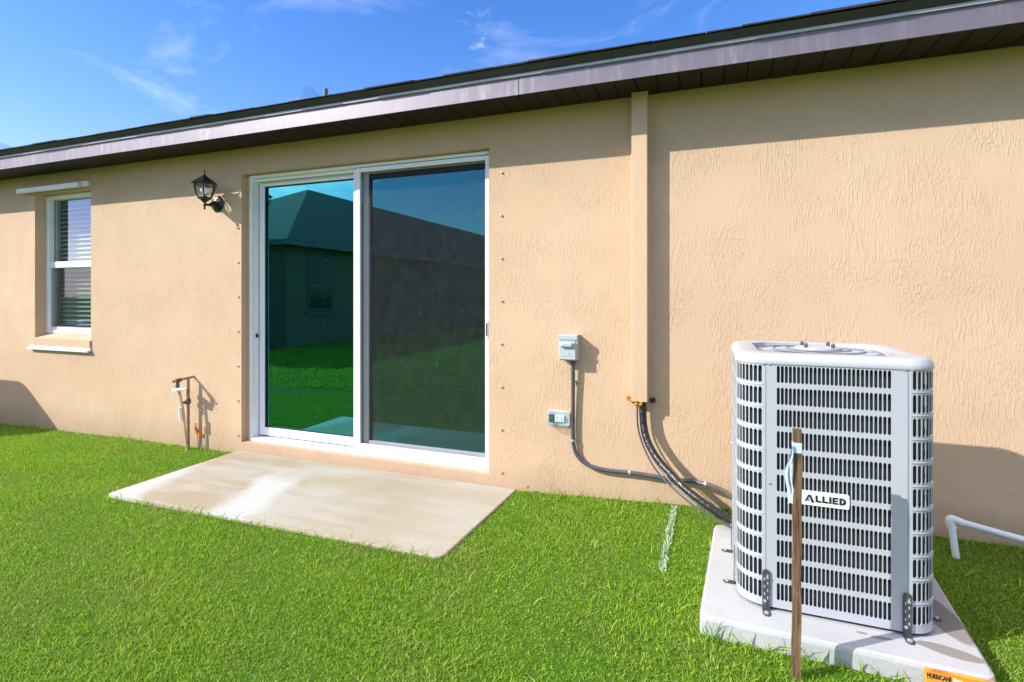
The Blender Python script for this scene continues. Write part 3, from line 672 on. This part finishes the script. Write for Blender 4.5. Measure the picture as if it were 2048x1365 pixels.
ms = empty('marker_post', (-3.80, -.1, -.1), 'slim tan post with flat white top leaning beside the garden tap', 'marker post')
part(MB().tube([(-3.795, -.085, -.11), (-3.823, -.095, .2), (-3.857, -.105, .375)], [.008, .010, .011], 8), 'post', M['cover'], ms, True)
part(MB().lathe([(.010, 0), (.022, .008), (.050, .012), (.050, .020)], 14, (-3.857, -.105, .366)), 'cap', M['pvc'], ms, True)
part(MB().tube([(-3.825, -.112, .155), (-3.834, -.115, .245)], .013, 10), 'white_sleeve', M['pvc'], ms, True)
fl = empty('marker_flag', (-3.745, -.03, -.1), 'small orange marker flag on a wire beside the garden tap', 'marker flag')
part(MB().tube([(-3.742, -.03, -.11), (-3.752, -.03, .0), (-3.763, -.03, .112)], .0018, 5), 'wire', M['galv'], fl)
q = MB()
for i in range(7):
    t = i / 6; z = .112 - .10 * t; wd = .012 + .034 * t ** .8 if t < .9 else .036
    q.v += [(-3.772 - .004 * t + .004 * math.sin(t * 7), -.032 - .012 * math.sin(t * 5), z + .004), (-3.772 - .004 * t + wd, -.034 - .016 * math.cos(t * 4), z)]
q.f = [(2*i, 2*i+1, 2*i+3, 2*i+2) for i in range(6)]; part(q, 'flag', M['flag'], fl, True)
q = MB().add([(-1.03, -.03, -.03), (-1.015, -.035, -.02), (-1.01, -.03, -.035), (-1.022, -.028, -.045)], [(0, 1, 2, 3)])
q.add([(-1.03, -.03, -.03), (-1.02, -.05, -.028), (-1.015, -.035, -.02)], [(0, 1, 2)])
tag(q.build('orange_scrap', M['flag']), 'tiny orange scrap in the grass at the slab corner by the wall', 'scrap')

# ------------------------------------------------------------------ condenser unit
def make_condenser(name, label, cat, badge=True):
    X0, X1, Y0, Y1 = .090, .668, -1.02, -.442
    cx, cy = (X0 + X1) / 2, (Y0 + Y1) / 2; hw = (X1 - X0) / 2; RC = .088; fl_ = hw - RC
    root = empty(name, (cx, cy, .05), label, cat)
    Z0, Z1 = .062, .892
    rows = [(.879 - .0733 * k - .0575, .879 - .0733 * k) for k in range(11)]
    def frame_map(side):
        ca, sa = [(1, 0), (0, 1), (-1, 0), (0, -1)][side]
        return lambda a, b: (cx + a * ca - b * sa, cy + a * sa + b * ca)      # a along, b (negative = outward)
    def louver(mp, cols, zb, holes, th=.0018, us=1.0):
        m = MB()
        for ci in range(len(cols) - 1):
            u0, u1 = cols[ci], cols[ci + 1]
            for ri in range(len(zb) - 1):
                za_, zb_ = zb[ri], zb[ri + 1]
                c = [mp(u0, za_, 0), mp(u1, za_, 0), mp(u1, zb_, 0), mp(u0, zb_, 0)]
                if not (ci in holes[0] and ri in holes[1]): m.add(c, [(0, 1, 2, 3)]); continue
                uw = u1 - u0; a0, a1 = u0 + uw * .125, u1 - uw * .125; e = uw * .22; ez = uw * us * .35
                I = [(a0 + e, za_), (a1 - e, za_), (a1, za_ + ez), (a1, zb_ - ez), (a1 - e, zb_), (a0 + e, zb_), (a0, zb_ - ez), (a0, za_ + ez)]
                f_ = [mp(u, z, 0) for u, z in I]; bk = [mp(u, z, th) for u, z in I]
                fs = [(0, 1, 5, 4), (1, 6, 5), (1, 2, 7, 6), (2, 8, 7), (2, 3, 9, 8), (3, 10, 9), (3, 0, 11, 10), (0, 4, 11)]
                fs += [(4 + k, 4 + (k + 1) % 8, 12 + (k + 1) % 8, 12 + k) for k in range(8)]
                m.add(c + f_ + bk, fs)
        return m
    zb = [Z0]; hr = []
    for a, b in reversed(rows): hr.append(len(zb)); zb += [a, b]
    zb.append(Z1)
    # zb alternates: gap, slot, gap...
    hr = [1 + 2 * k for k in range(11)]
    for side in range(4):
        fm = frame_map(side)
        mp = lambda u, z, d, fm=fm: (*fm(u, -hw + d), z)
        n = 27; s0, s1 = -.169, .158
        cols = [-fl_ + .0008] + [s0 + (s1 - s0) * k / n for k in range(n + 1)] + [fl_ - .0008]
        part(louver(mp, cols, zb, (set(range(1, n + 1)), set(hr))), 'louver_panel', M['ac'], root)
        # corner panel to the right of this side
        def mc(u, z, d, fm=fm):
            t = -math.pi / 2 + u; return (*fm(fl_ + (RC - d) * math.cos(t), -fl_ + (RC - d) * math.sin(t)), z)
        n = 8; c0, c1 = .12, math.pi / 2 - .12
        cols = [.008] + [c0 + (c1 - c0) * k / n for k in range(n + 1)] + [math.pi / 2 - .008]
        cp = part(louver(mc, cols, zb, (set(range(1, n + 1)), set(hr)), .0018, RC), 'corner_panel', M['ac'], root)
        for k in range(10):
            zc = rows[k][0] - .0079
            P = [mc(c0 - .03 + (c1 - c0 + .06) * j / 12, zc, .0008) for j in range(13)]
            sub(MB().tube(P, .0026, 6), 'rib', M['ac'], cp, True)
        # dark seams either side and screws
        for (u, s_) in ((-fl_, -1), (fl_, 1)):
            a, b = fm(u, -hw + .003); seam = MB()
            ca, cb = fm(u - .0011, -hw + .0022), fm(u + .0011, -hw + .0045)
            seam.box(min(ca[0], cb[0]), max(ca[0], cb[0]), min(ca[1], cb[1]), max(ca[1], cb[1]), Z0, Z1); part(seam, 'seam', M['gasket'], root)
            for uu, zz in ((u - .010, .884), (u + .010, .884), (u - s_ * .012, .092), (u - s_ * .010, .48)):
                p = fm(uu, -hw - .0005); o_ = fm(uu, -hw - .004)
                part(MB().tube([(p[0], p[1], zz), (o_[0], o_[1], zz)], [.0042, .003], 8), 'screw', M['bolt'], root)
    # coil block
    def rsq(off, n=8, rc=RC):
        out = []
        for q, (sx, sy) in enumerate(((1, -1), (1, 1), (-1, 1), (-1, -1))):
            for k in range(n + 1):
                t = -math.pi / 2 + q * math.pi / 2 + (math.pi / 2) * k / n; r = max(rc - off, .002)
                out.append((cx + sx * fl_ + r * math.cos(t), cy + sy * fl_ + r * math.sin(t)))
        return out
    def shell(levels, top=True):
        m = MB(); k = None
        for off, z in levels:
            P = rsq(off); k = len(P); m.v += [(x, y, z) for x, y in P]
        for i in range(len(levels) - 1):
            for j in range(k): m.f.append((i*k+j, i*k+(j+1) % k, (i+1)*k+(j+1) % k, (i+1)*k+j))
        if top: m.f.append(tuple((len(levels) - 1) * k + j for j in range(k))); m.f.append(tuple(range(k - 1, -1, -1)))
        return m
    part(shell([(.022, .075), (.022, .885)], False), 'coil', M['coil'], root)
    part(shell([(.012, .052), (.012, .058), (.004, .060), (.004, .0618)]), 'base_pan', M['gasket'], root)
    # top cover
    NT = 36; lv = [(.003, .882), (-.003, .884), (-.0045, .889), (-.002, .902), (.006, .912), (.011, .9165), (.016, .918)]
    m = shell(lv, False); k = len(rsq(0)); rad = .268; base = (len(lv) - 1) * k
    ring = rsq(.016); o = len(m.v)
    angs = [math.atan2(y - cy, x - cx) for x, y in ring]
    for (r, z) in ((rad, .918), (rad - .003, .916), (rad - .004, .898), (rad - .008, .890)):
        m.v += [(cx + r * math.cos(t), cy + r * math.sin(t), z) for t in angs]
    for j in range(k): m.f.append((base + j, base + (j + 1) % k, o + (j + 1) % k, o + j))
    for i in range(3):
        for j in range(k): m.f.append((o + i*k + j, o + i*k + (j + 1) % k, o + (i+1)*k + (j + 1) % k, o + (i+1)*k + j))
    # finer ring for roundness
    tcv = part(m, 'top_cover', M['ac_top'], root, True)
    gr = MB(); nn = 110
    for i in range(nn):
        t = 2 * math.pi * i / nn; P = []
        for j in range(7):
            r = .07 + (rad - .008 - .07) * j / 6; tt = t + .22 * (1 - j / 6) ** 2
            P.append((cx + r * math.cos(tt), cy + r * math.sin(tt), .895 + .018 * math.sin(math.pi * min(1, (j / 6) * .5 + .5))))
        gr.tube(P, .0010, 4, False)
    for r, z in ((.105, .918), (.15, .915), (.20, .911), (.238, .906)):
        gr.tube([(cx + r * math.cos(2 * math.pi * j / 48), cy + r * math.sin(2 * math.pi * j / 48), z - .002) for j in range(49)], .0022, 5, False)
    part(gr, 'fan_grille', M['grille'], root)
    hub = part(MB().lathe([(.078, .912), (.078, .920), (.060, .924), (.020, .925)], 28, (cx, cy, 0)), 'grille_hub', M['ac_top'], root, True)
    for q in range(4):
        t = math.pi / 4 + q * math.pi / 2
        sub(MB().lathe([(.0065, .923), (.0065, .932), (.004, .939), (.001, .940)], 8, (cx + .062 * math.cos(t), cy + .062 * math.sin(t), 0)), 'motor_bolt', M['galv'], hub, True)
    fan = MB()
    for q in range(3):
        t0 = 2 * math.pi * q / 3
        n_ = len(fan.v)
        for i in range(6):
            r = .05 + .17 * i / 5
            for s_ in (-1, 1):
                t = t0 + s_ * (.42 - .05 * i / 5); fan.v.append((cx + r * math.cos(t), cy + r * math.sin(t), .845 + s_ * .022))
        fan.f += [(n_ + 2*i, n_ + 2*i+1, n_ + 2*i+3, n_ + 2*i+2) for i in range(5)]
    part(fan, 'fan_blade', M['galv'], root)
    part(MB().lathe([(.262, .60), (.262, .60), (.255, .882)], 40, (cx, cy, 0)), 'dark_fan_drum', M['coil'], root, True)  # dark drum added so the inside of the fan opening reads dark
    part(MB().lathe([(.06, .72), (.06, .86), (.03, .87)], 18, (cx, cy, 0)), 'motor', M['black'], root, True)
    # hold-down straps
    def strap(px, py, nx, ny):
        tx, ty = -ny, nx; s = MB(); hwid = .0115; n = 8
        poly = [(-hwid, 0), (hwid, 0)] + [(hwid * math.cos(math.pi * k / n), .125 + hwid * math.sin(math.pi * k / n)) for k in range(n + 1)]
        pol = [(px + tx * u + nx * .0045, py + ty * u + ny * .0045, .052 + v_) for u, v_ in poly]
        pol2 = [(px + tx * u + nx * .0065, py + ty * u + ny * .0065, .052 + v_) for u, v_ in poly]
        k = len(pol); s.add(pol + pol2, [tuple(range(k)), tuple(range(2 * k - 1, k - 1, -1))] + [(i, (i + 1) % k, k + (i + 1) % k, k + i) for i in range(k)])
        ft = [(px + tx * u + nx * (.005 + v_), py + ty * u + ny * (.005 + v_)) for u, v_ in [(-hwid, 0), (hwid, 0)] + [(hwid * math.cos(math.pi * j / n), .028 + hwid * math.sin(math.pi * j / n)) for j in range(n + 1)]]
        k = len(ft); s.add([(x, y, .0508) for x, y in ft] + [(x, y, .0528) for x, y in ft], [tuple(range(k)), tuple(range(2 * k - 1, k - 1, -1))] + [(i, (i + 1) % k, k + (i + 1) % k, k + i) for i in range(k)])
        so_ = part(s, 'hold_down_strap', M['galv'], root)
        for i in range(9):
            u = -.005 if i % 2 else .005; z = .068 + i * .0125
            a = (px + tx * u + nx * .0068, py + ty * u + ny * .0068); sl_ = MB()
            w_ = .0016; sl_.add([(a[0] + tx * p_, a[1] + ty * p_, z + q_) for p_, q_ in ((-w_, -.0045), (w_, -.0045), (w_, .0045), (-w_, .0045))], [(0, 1, 2, 3)])
            sub(sl_, 'slot', M['gasket'] if i in (0,) else M['ac'], so_)
        for (u, z) in ((.004, .162), (-.004, .083)):
            a = (px + tx * u + nx * .0066, py + ty * u + ny * .0066)
            sub(MB().tube([(a[0], a[1], z), (a[0] + nx * .004, a[1] + ny * .004, z)], .0048, 8), 'screw', M['bolt'], so_)
        a = (px + nx * .03, py + ny * .03); sub(MB().lathe([(.008, .053), (.008, .058), (.003, .060)], 6, (a[0], a[1], 0)), 'anchor_bolt', M['bolt'], so_)
    for u in (-fl_, fl_ - .004): strap(cx + u, Y0, 0, -1); strap(cx + u, Y1, 0, 1)
    for v_ in (-fl_ + .05, .10): strap(X0, cy + v_, -1, 0)
    strap(X1, cy - fl_ + .05, 1, 0)
    if badge:
        bx0, bx1, bz0, bz1 = .278, .421, .424, .471
        y = Y0 - .004
        bd = part(MB().prism(rrect((bx0 + bx1) / 2, (bz0 + bz1) / 2, (bx1 - bx0) / 2, (bz1 - bz0) / 2, .005), y, Y0 - .0003), 'badge', M['badge'], root)
        yy0, yy1 = y - .0012, y - .0002; zc0, zc1 = .4365, .4585; hgt = zc1 - zc0
        def letter(polys, x, w_, m_=M['ink']):
            lt = MB()
            for p in polys: lt.prism([(x + a * w_, zc0 + b * hgt) for a, b in p], yy0, yy1)
            sub(lt, 'letter', m_, bd)
        Lp = [[(0, 0), (1, 0), (1, .26), (.36, .26), (.36, 1), (0, 1)]]
        letter([[(-.1, 0), (.13, 0), (.47, .78), (.72, 0 - .12), (1.08, 0 - .12), (.66, 1), (.34, 1)]], .296, .024)
        letter([[(.28, .13), (.42, .40), (.54, .13)]], .296, .024, M['inkblue'])
        letter(Lp, .325, .017); letter(Lp, .3445, .017)
        letter([[(0, 0), (1, 0), (1, 1), (0, 1)]], .364, .0065)
        letter([[(0, 0), (1, 0), (1, .24), (.36, .24), (.36, .39), (.92, .39), (.92, .61), (.36, .61), (.36, .76), (1, .76), (1, 1), (0, 1)]], .3735, .0165)
        letter([[(0, 0), (.55, 0), (.88, .16), (1, .5), (.88, .84), (.55, 1), (0, 1), (0, .76), (.48, .76), (.64, .5), (.48, .24), (.34, .24), (.34, .76), (0, .76)]], .393, .019)
    return root
ac = make_condenser('condenser_unit', 'light grey louvered air conditioner condenser with black lettered badge on the pad', 'air conditioner')

# second unit of the next dwelling, beyond the left edge of the view (its shadow lies on the wall)
PAD2 = [(-7.42, -.36), (-6.62, -.36), (-6.62, -1.16), (-7.42, -1.16)]
tag(slab_mesh(PAD2, -0.2, -0.06, 0.03, 0.014).build('equipment_pad', M['pad']), 'white concrete pad beyond the left edge by the wall', 'concrete pad')
def copy_tree(o, par=None):
    c = o.copy(); C.objects.link(c)
    if par: c.parent = par; c.matrix_parent_inverse = o.matrix_parent_inverse.copy()
    for ch in o.children: copy_tree(ch, c)
    return c
ac2 = copy_tree(ac); ac2.location = (-7.02, ac.location.y - .02, -.06)
ac2['label'] = 'condenser unit beyond the left edge, casting the rounded shadow on the wall'

# ------------------------------------------------------------------ wooden stake with ribbon
st = empty('survey_stake', (.240, -1.245, -.06), 'weathered wooden stake with a blue and white ribbon before the condenser', 'wooden stake')
q = MB(); lv = 14
for i in range(lv + 1):
    t = i / lv; z = -.10 + (.722 + .10) * t; ox = .240 + (t - .5) * .004 + .0012 * math.sin(i * 1.7); oy = -1.245 + .001 * math.sin(i * 2.3); a = .0115; b = .009
    if i == lv: a = .0110
    q.v += [(ox - a, oy - b, z), (ox + a, oy - b, z), (ox + a, oy + b, z), (ox - a, oy + b, z)]
for i in range(lv):
    for k in range(4): q.f.append((4*i+k, 4*i+(k+1) % 4, 4*i+4+(k+1) % 4, 4*i+4+k))
q.f += [(3, 2, 1, 0), (4*lv, 4*lv+1, 4*lv+2, 4*lv+3)]; part(q, 'stake', M['wood'], st)
q = MB().box(.240 - .0122, .240 + .0134, -1.2555, -1.2345,   .652, .684, .002); part(q, 'ribbon_wrap', M['ribbon'], st)
q = MB(); nv = 16
for i in range(nv + 1):
    t = i / nv; z = .676 - .170 * t; xc = .2275 - .012 * math.sin(min(1, t * 2.2) * 1.57) + .006 * t + .003 * math.sin(t * 9); wd = .003 + .005 * math.sin(min(1, t * 1.6) * 1.57)
    yc = -1.257 - .006 * math.sin(t * 6)
    for j, o_ in enumerate((-1, -.3, .35, 1)):
        q.v.append((xc + o_ * wd, yc + (.006 if j % 2 else -.004) * math.cos(t * 5), z - .004 * abs(o_) * (t > .9)))
for i in range(nv):
    for j in range(3): q.f.append((4*i+j, 4*i+j+1, 4*i+4+j+1, 4*i+4+j))
part(q, 'ribbon_tail', M['ribbon'], st, True)

# ------------------------------------------------------------------ orange printed package leaning on the pad
pk = empty('printed_package', (.65, -1.19, -.05), 'orange printed package with black and white lettering leaning on the pad', 'package')
tilt = R(-9)
bd = MB().box(0, .19, -.006, .006, 0, .115, .002).build('package_body', M['orange'], pk); bd.rotation_euler = (tilt, 0, 0); bd.location = (-.082, -.018, 0)
def text_mesh(s, size, name, m, offset=0.0):
    cu = bpy.data.curves.new(name, 'FONT'); cu.body = s; cu.size = size; cu.offset = offset; cu.extrude = .0003; cu.resolution_u = 2
    o = bpy.data.objects.new(name, cu); C.objects.link(o); bpy.context.view_layer.update()
    me = bpy.data.meshes.new_from_object(o.evaluated_get(bpy.context.evaluated_depsgraph_get())); bpy.data.objects.remove(o)
    me.materials.clear(); me.materials.append(m); me.name = name; return me
tm = link('lettering', text_mesh('HURRICANE', .0165, 'lettering', M['ink'], .0006), bd); tm.rotation_euler = (R(90), 0, 0); tm.location = (.003, -.0066, .094); tm.scale = (.62, 1.05, 1)
tm = link('lettering', text_mesh('Post', .0165, 'lettering', M['whiteprint'], .0006), bd); tm.rotation_euler = (R(90), 0, 0); tm.location = (.064, -.0066, .094); tm.scale = (.7, 1, 1)
sub(MB().prism([(.038, .088), (.042, .088), (.060, .066), (.054, .066)], -.0067, -.0061), 'printed_stroke', M['ink'], bd)
sub(MB().prism([(.0575, .09), (.0605, .09), (.0605, .06), (.0575, .06)], -.0067, -.0061), 'printed_stroke', M['ink'], bd)

# ------------------------------------------------------------------ drain pipe
dp = empty('drain_pipe', (.98, -.23, -.04), 'white plastic drain pipe with elbow beside the wall at the right edge', 'drain pipe')
e = Vector((.975, -.19, .142))
part(MB().tube([e + Vector((.004, 0, -.01)), (.992, -.225, -.07)], .0135, 14), 'downleg', M['pvc'], dp, True)
part(MB().tube([e + Vector((.015, 0, 0)), (1.22, -.20, .100), (1.9, -.22, -.02)], .0135, 14), 'run', M['pvc'], dp, True)
part(MB().tube(spline([e + Vector((.006, -.003, -.035)), e + Vector((.001, 0, -.008)), e + Vector((.008, 0, .004)), e + Vector((.045, -.002, -.008))], 5), .0175, 14), 'elbow', M['pvc'], dp, True)

# ------------------------------------------------------------------ neighbouring house behind the viewer (seen mirrored in the glass)
nb = empty('neighbour_house', (-12.3, -16, -.15), 'neighbouring stucco house with dark hip roof, mirrored in the door glass', 'house')
nx0, nx1, ny0, ny1 = -15.3, -9.35, -29.5, -6.4
w2 = MB(); w2.v = [(nx0, ny0, -.3), (nx1, ny0, -.3), (nx1, ny1, -.3), (nx0, ny1, -.3), (nx0, ny0, 2.35), (nx1, ny0, 2.35), (nx1, ny1, 2.35), (nx0, ny1, 2.35)]
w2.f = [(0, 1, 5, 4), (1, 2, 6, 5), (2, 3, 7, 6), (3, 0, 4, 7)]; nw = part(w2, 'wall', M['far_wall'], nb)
r2 = MB(); e_ = .35
r2.v = [(nx0 - e_, ny0 - e_, 2.4), (nx1 + e_, ny0 - e_, 2.4), (nx1 + e_, ny1 + e_, 2.4), (nx0 - e_, ny1 + e_, 2.4), (-12.4, -26, 4.6), (-12.4, -10.5, 4.6)]
r2.f = [(1, 2, 5, 4), (3, 0, 4, 5), (0, 1, 4), (2, 3, 5)]; nr = part(r2, 'roof', M['shingle_far'], nb)
M['nframe'] = mat('neighbour_frame', (.12, .125, .125), .6)
r3 = MB().box(nx0 - e_, nx1 + e_, ny0 - e_, ny1 + e_, 2.28, 2.395); sub(r3, 'fascia', M['fascia'], nr)
for (ya_, yb_, za_, zb_) in ((-8.0, -7.1, .72, 2.05), (-14.6, -13.7, .72, 2.05), (-21, -20, .72, 2.05)):
    wn2 = part(MB().box(nx1 + .002, nx1 + .03, ya_, yb_, za_, zb_), 'window', M['nframe'], nb)
    for z0_, z1_ in ((za_ + .05, (za_ + zb_) / 2 - .03), ((za_ + zb_) / 2 + .03, zb_ - .05)):
        q = MB(); q.v = [(nx1 + .033, ya_ + .05, z0_), (nx1 + .033, yb_ - .05, z0_), (nx1 + .033, yb_ - .05, z1_), (nx1 + .033, ya_ + .05, z1_)]; q.f = [(0, 1, 2, 3)]
        sub(q, 'pane', mat('dark_window_glass', (.02, .03, .03), .08), wn2)
    sub(MB().box(nx1 + .002, nx1 + .06, ya_ - .08, yb_ + .08, za_ - .1, za_ - .03), 'sill', M['nframe'], wn2)

# ------------------------------------------------------------------ grass
def inside(px, py, poly, shrink):
    c = np.mean(np.array(poly), axis=0); ok = np.ones(len(px), bool); n = len(poly)
    for i in range(n):
        a = np.array(poly[i]); b = np.array(poly[(i + 1) % n]); e = b - a; nn = np.array([-e[1], e[0]]) / np.linalg.norm(e)
        if np.dot(c - a, nn) < 0: nn = -nn
        ok &= ((px - a[0]) * nn[0] + (py - a[1]) * nn[1]) > shrink
    return ok
def blades(name, px, py, hmin, hmax, wid, material, lab, rnd=None, lean=1.05):
    n = len(px); z = soil(px) - .004
    h = rng.uniform(hmin, hmax, n) * (0.75 + 0.5 * (0.5 + 0.5 * np.sin(px * 5.1 + np.sin(py * 4.3) * 2)) * rng.uniform(.6, 1.2, n))
    a = rng.uniform(0, 2 * np.pi, n); ln = rng.uniform(.15, 1.25, n) * lean; f = rng.uniform(0, 2 * np.pi, n)
    w_ = wid * rng.uniform(.6, 1.3, n)
    dx, dy = np.cos(a), np.sin(a); tx, ty = np.cos(f), np.sin(f)
    V = np.zeros((n, 5, 3))
    for k, (t, ww, bend) in enumerate(((0, .8, 0), (.55, 1.0, .40), (1.0, 0, 1.0))):
        cx_ = px + dx * ln * h * bend; cy_ = py + dy * ln * h * bend; cz = z + h * (t - .22 * ln * bend * t)
        if k < 2:
            for s, j in ((-1, 2 * k), (1, 2 * k + 1)):
                V[:, j, 0] = cx_ + s * tx * w_ * ww * .5; V[:, j, 1] = cy_ + s * ty * w_ * ww * .5; V[:, j, 2] = cz
        else:
            V[:, 4, 0] = cx_; V[:, 4, 1] = cy_; V[:, 4, 2] = cz
    V[:, :, 1] = np.minimum(V[:, :, 1], -.003)
    me = bpy.data.meshes.new(name); me.vertices.add(n * 5); me.vertices.foreach_set('co', V.reshape(-1))
    base = (np.arange(n) * 5)[:, None]
    loops = np.concatenate([base + np.array([[0, 1, 3, 2]]), base + np.array([[2, 3, 4]])], axis=1).reshape(-1)
    me.loops.add(n * 7); me.loops.foreach_set('vertex_index', loops.astype(np.int32))
    me.polygons.add(n * 2); stt = (np.arange(n) * 7)[:, None] + np.array([[0, 4]])
    me.polygons.foreach_set('loop_start', stt.reshape(-1).astype(np.int32))
    me.update(calc_edges=True)
    at = me.attributes.new('rnd', 'FLOAT', 'POINT'); r = rng.uniform(0, 1, n) if rnd is None else rnd
    at.data.foreach_set('value', np.repeat(r, 5).astype(np.float32))
    me.materials.append(material)
    return tag(link(name, me), lab, 'grass', None, 'stuff')
def scatter(x0, x1, y0, y1, dens):
    n = int((x1 - x0) * (y1 - y0) * dens); return rng.uniform(x0, x1, n), rng.uniform(y0, y1, n)
def keep(px, py):
    k = ~inside(px, py, [(SL[0][0], .2), (SL[1][0], .2), SL[2], SL[3]], .004) & ~inside(px, py, PAD, .0) & ~inside(px, py, PAD2, .0)
    return k
px, py = scatter(-7.6, 2.4, -3.0, -.004, 33000)
k = keep(px, py) & (py > -3.05 + (-px) * .36 - .55) ; px, py = px[k], py[k]
blades('grass', px, py, .009, .023, .0023, M['grass'], 'short green lawn grass in front of the wall')
px, py = scatter(-9.2, 3.0, -14.0, -2.2, 1500)
k = keep(px, py) & ~((py > -3.0) & (py > -3.05 + (-px) * .36 - .55)); px, py = px[k], py[k]
blades('grass', px, py, .03, .06, .010, M['grass'], 'lawn grass behind the viewer, mirrored in the glass')
# taller stray blades along edges
def edge(a, b, n, j=.02):
    t = rng.uniform(0, 1, n); return a[0] + (b[0] - a[0]) * t + rng.normal(0, j, n), a[1] + (b[1] - a[1]) * t - np.abs(rng.normal(0, j, n))
ex, ey = [], []
for a, b, n in ((SL[3], SL[2], 130), (PAD[3], PAD[2], 90), ((1.3, -.02), (-.9, -.02), 120), ((-3.5, -.02), (-6.5, -.02), 140), ((.9, -1.1), (1.6, -.3), 160)):
    u, v_ = edge(a, b, n); ex.append(u); ey.append(v_)
ex = np.concatenate(ex); ey = np.concatenate(ey); k = keep(ex, ey)
blades('tall_grass', ex[k], ey[k], .04, .08, .004, M['grass'], 'taller stray grass blades along the slab, pad and wall edges', None, .9)
px, py = scatter(-7.0, 2.2, -2.9, -.03, 130); k = keep(px, py); px, py = px[k], py[k]
blades('tall_grass', px, py, .035, .065, .0036, M['grass'], 'longer scattered blades standing above the mown lawn', None, 1.2)
# pale blades added in place of a retouching streak left of the pad
n = 1100; t = rng.uniform(0, 1, n); px = -.178 - .006 * t + rng.uniform(-.014, .014, n); py = -.05 - .70 * t
blades('pale_streak', px, py, .016, .032, .004, M['pale'], 'pale blades added for a retouching streak left of the concrete pad', None, .6)
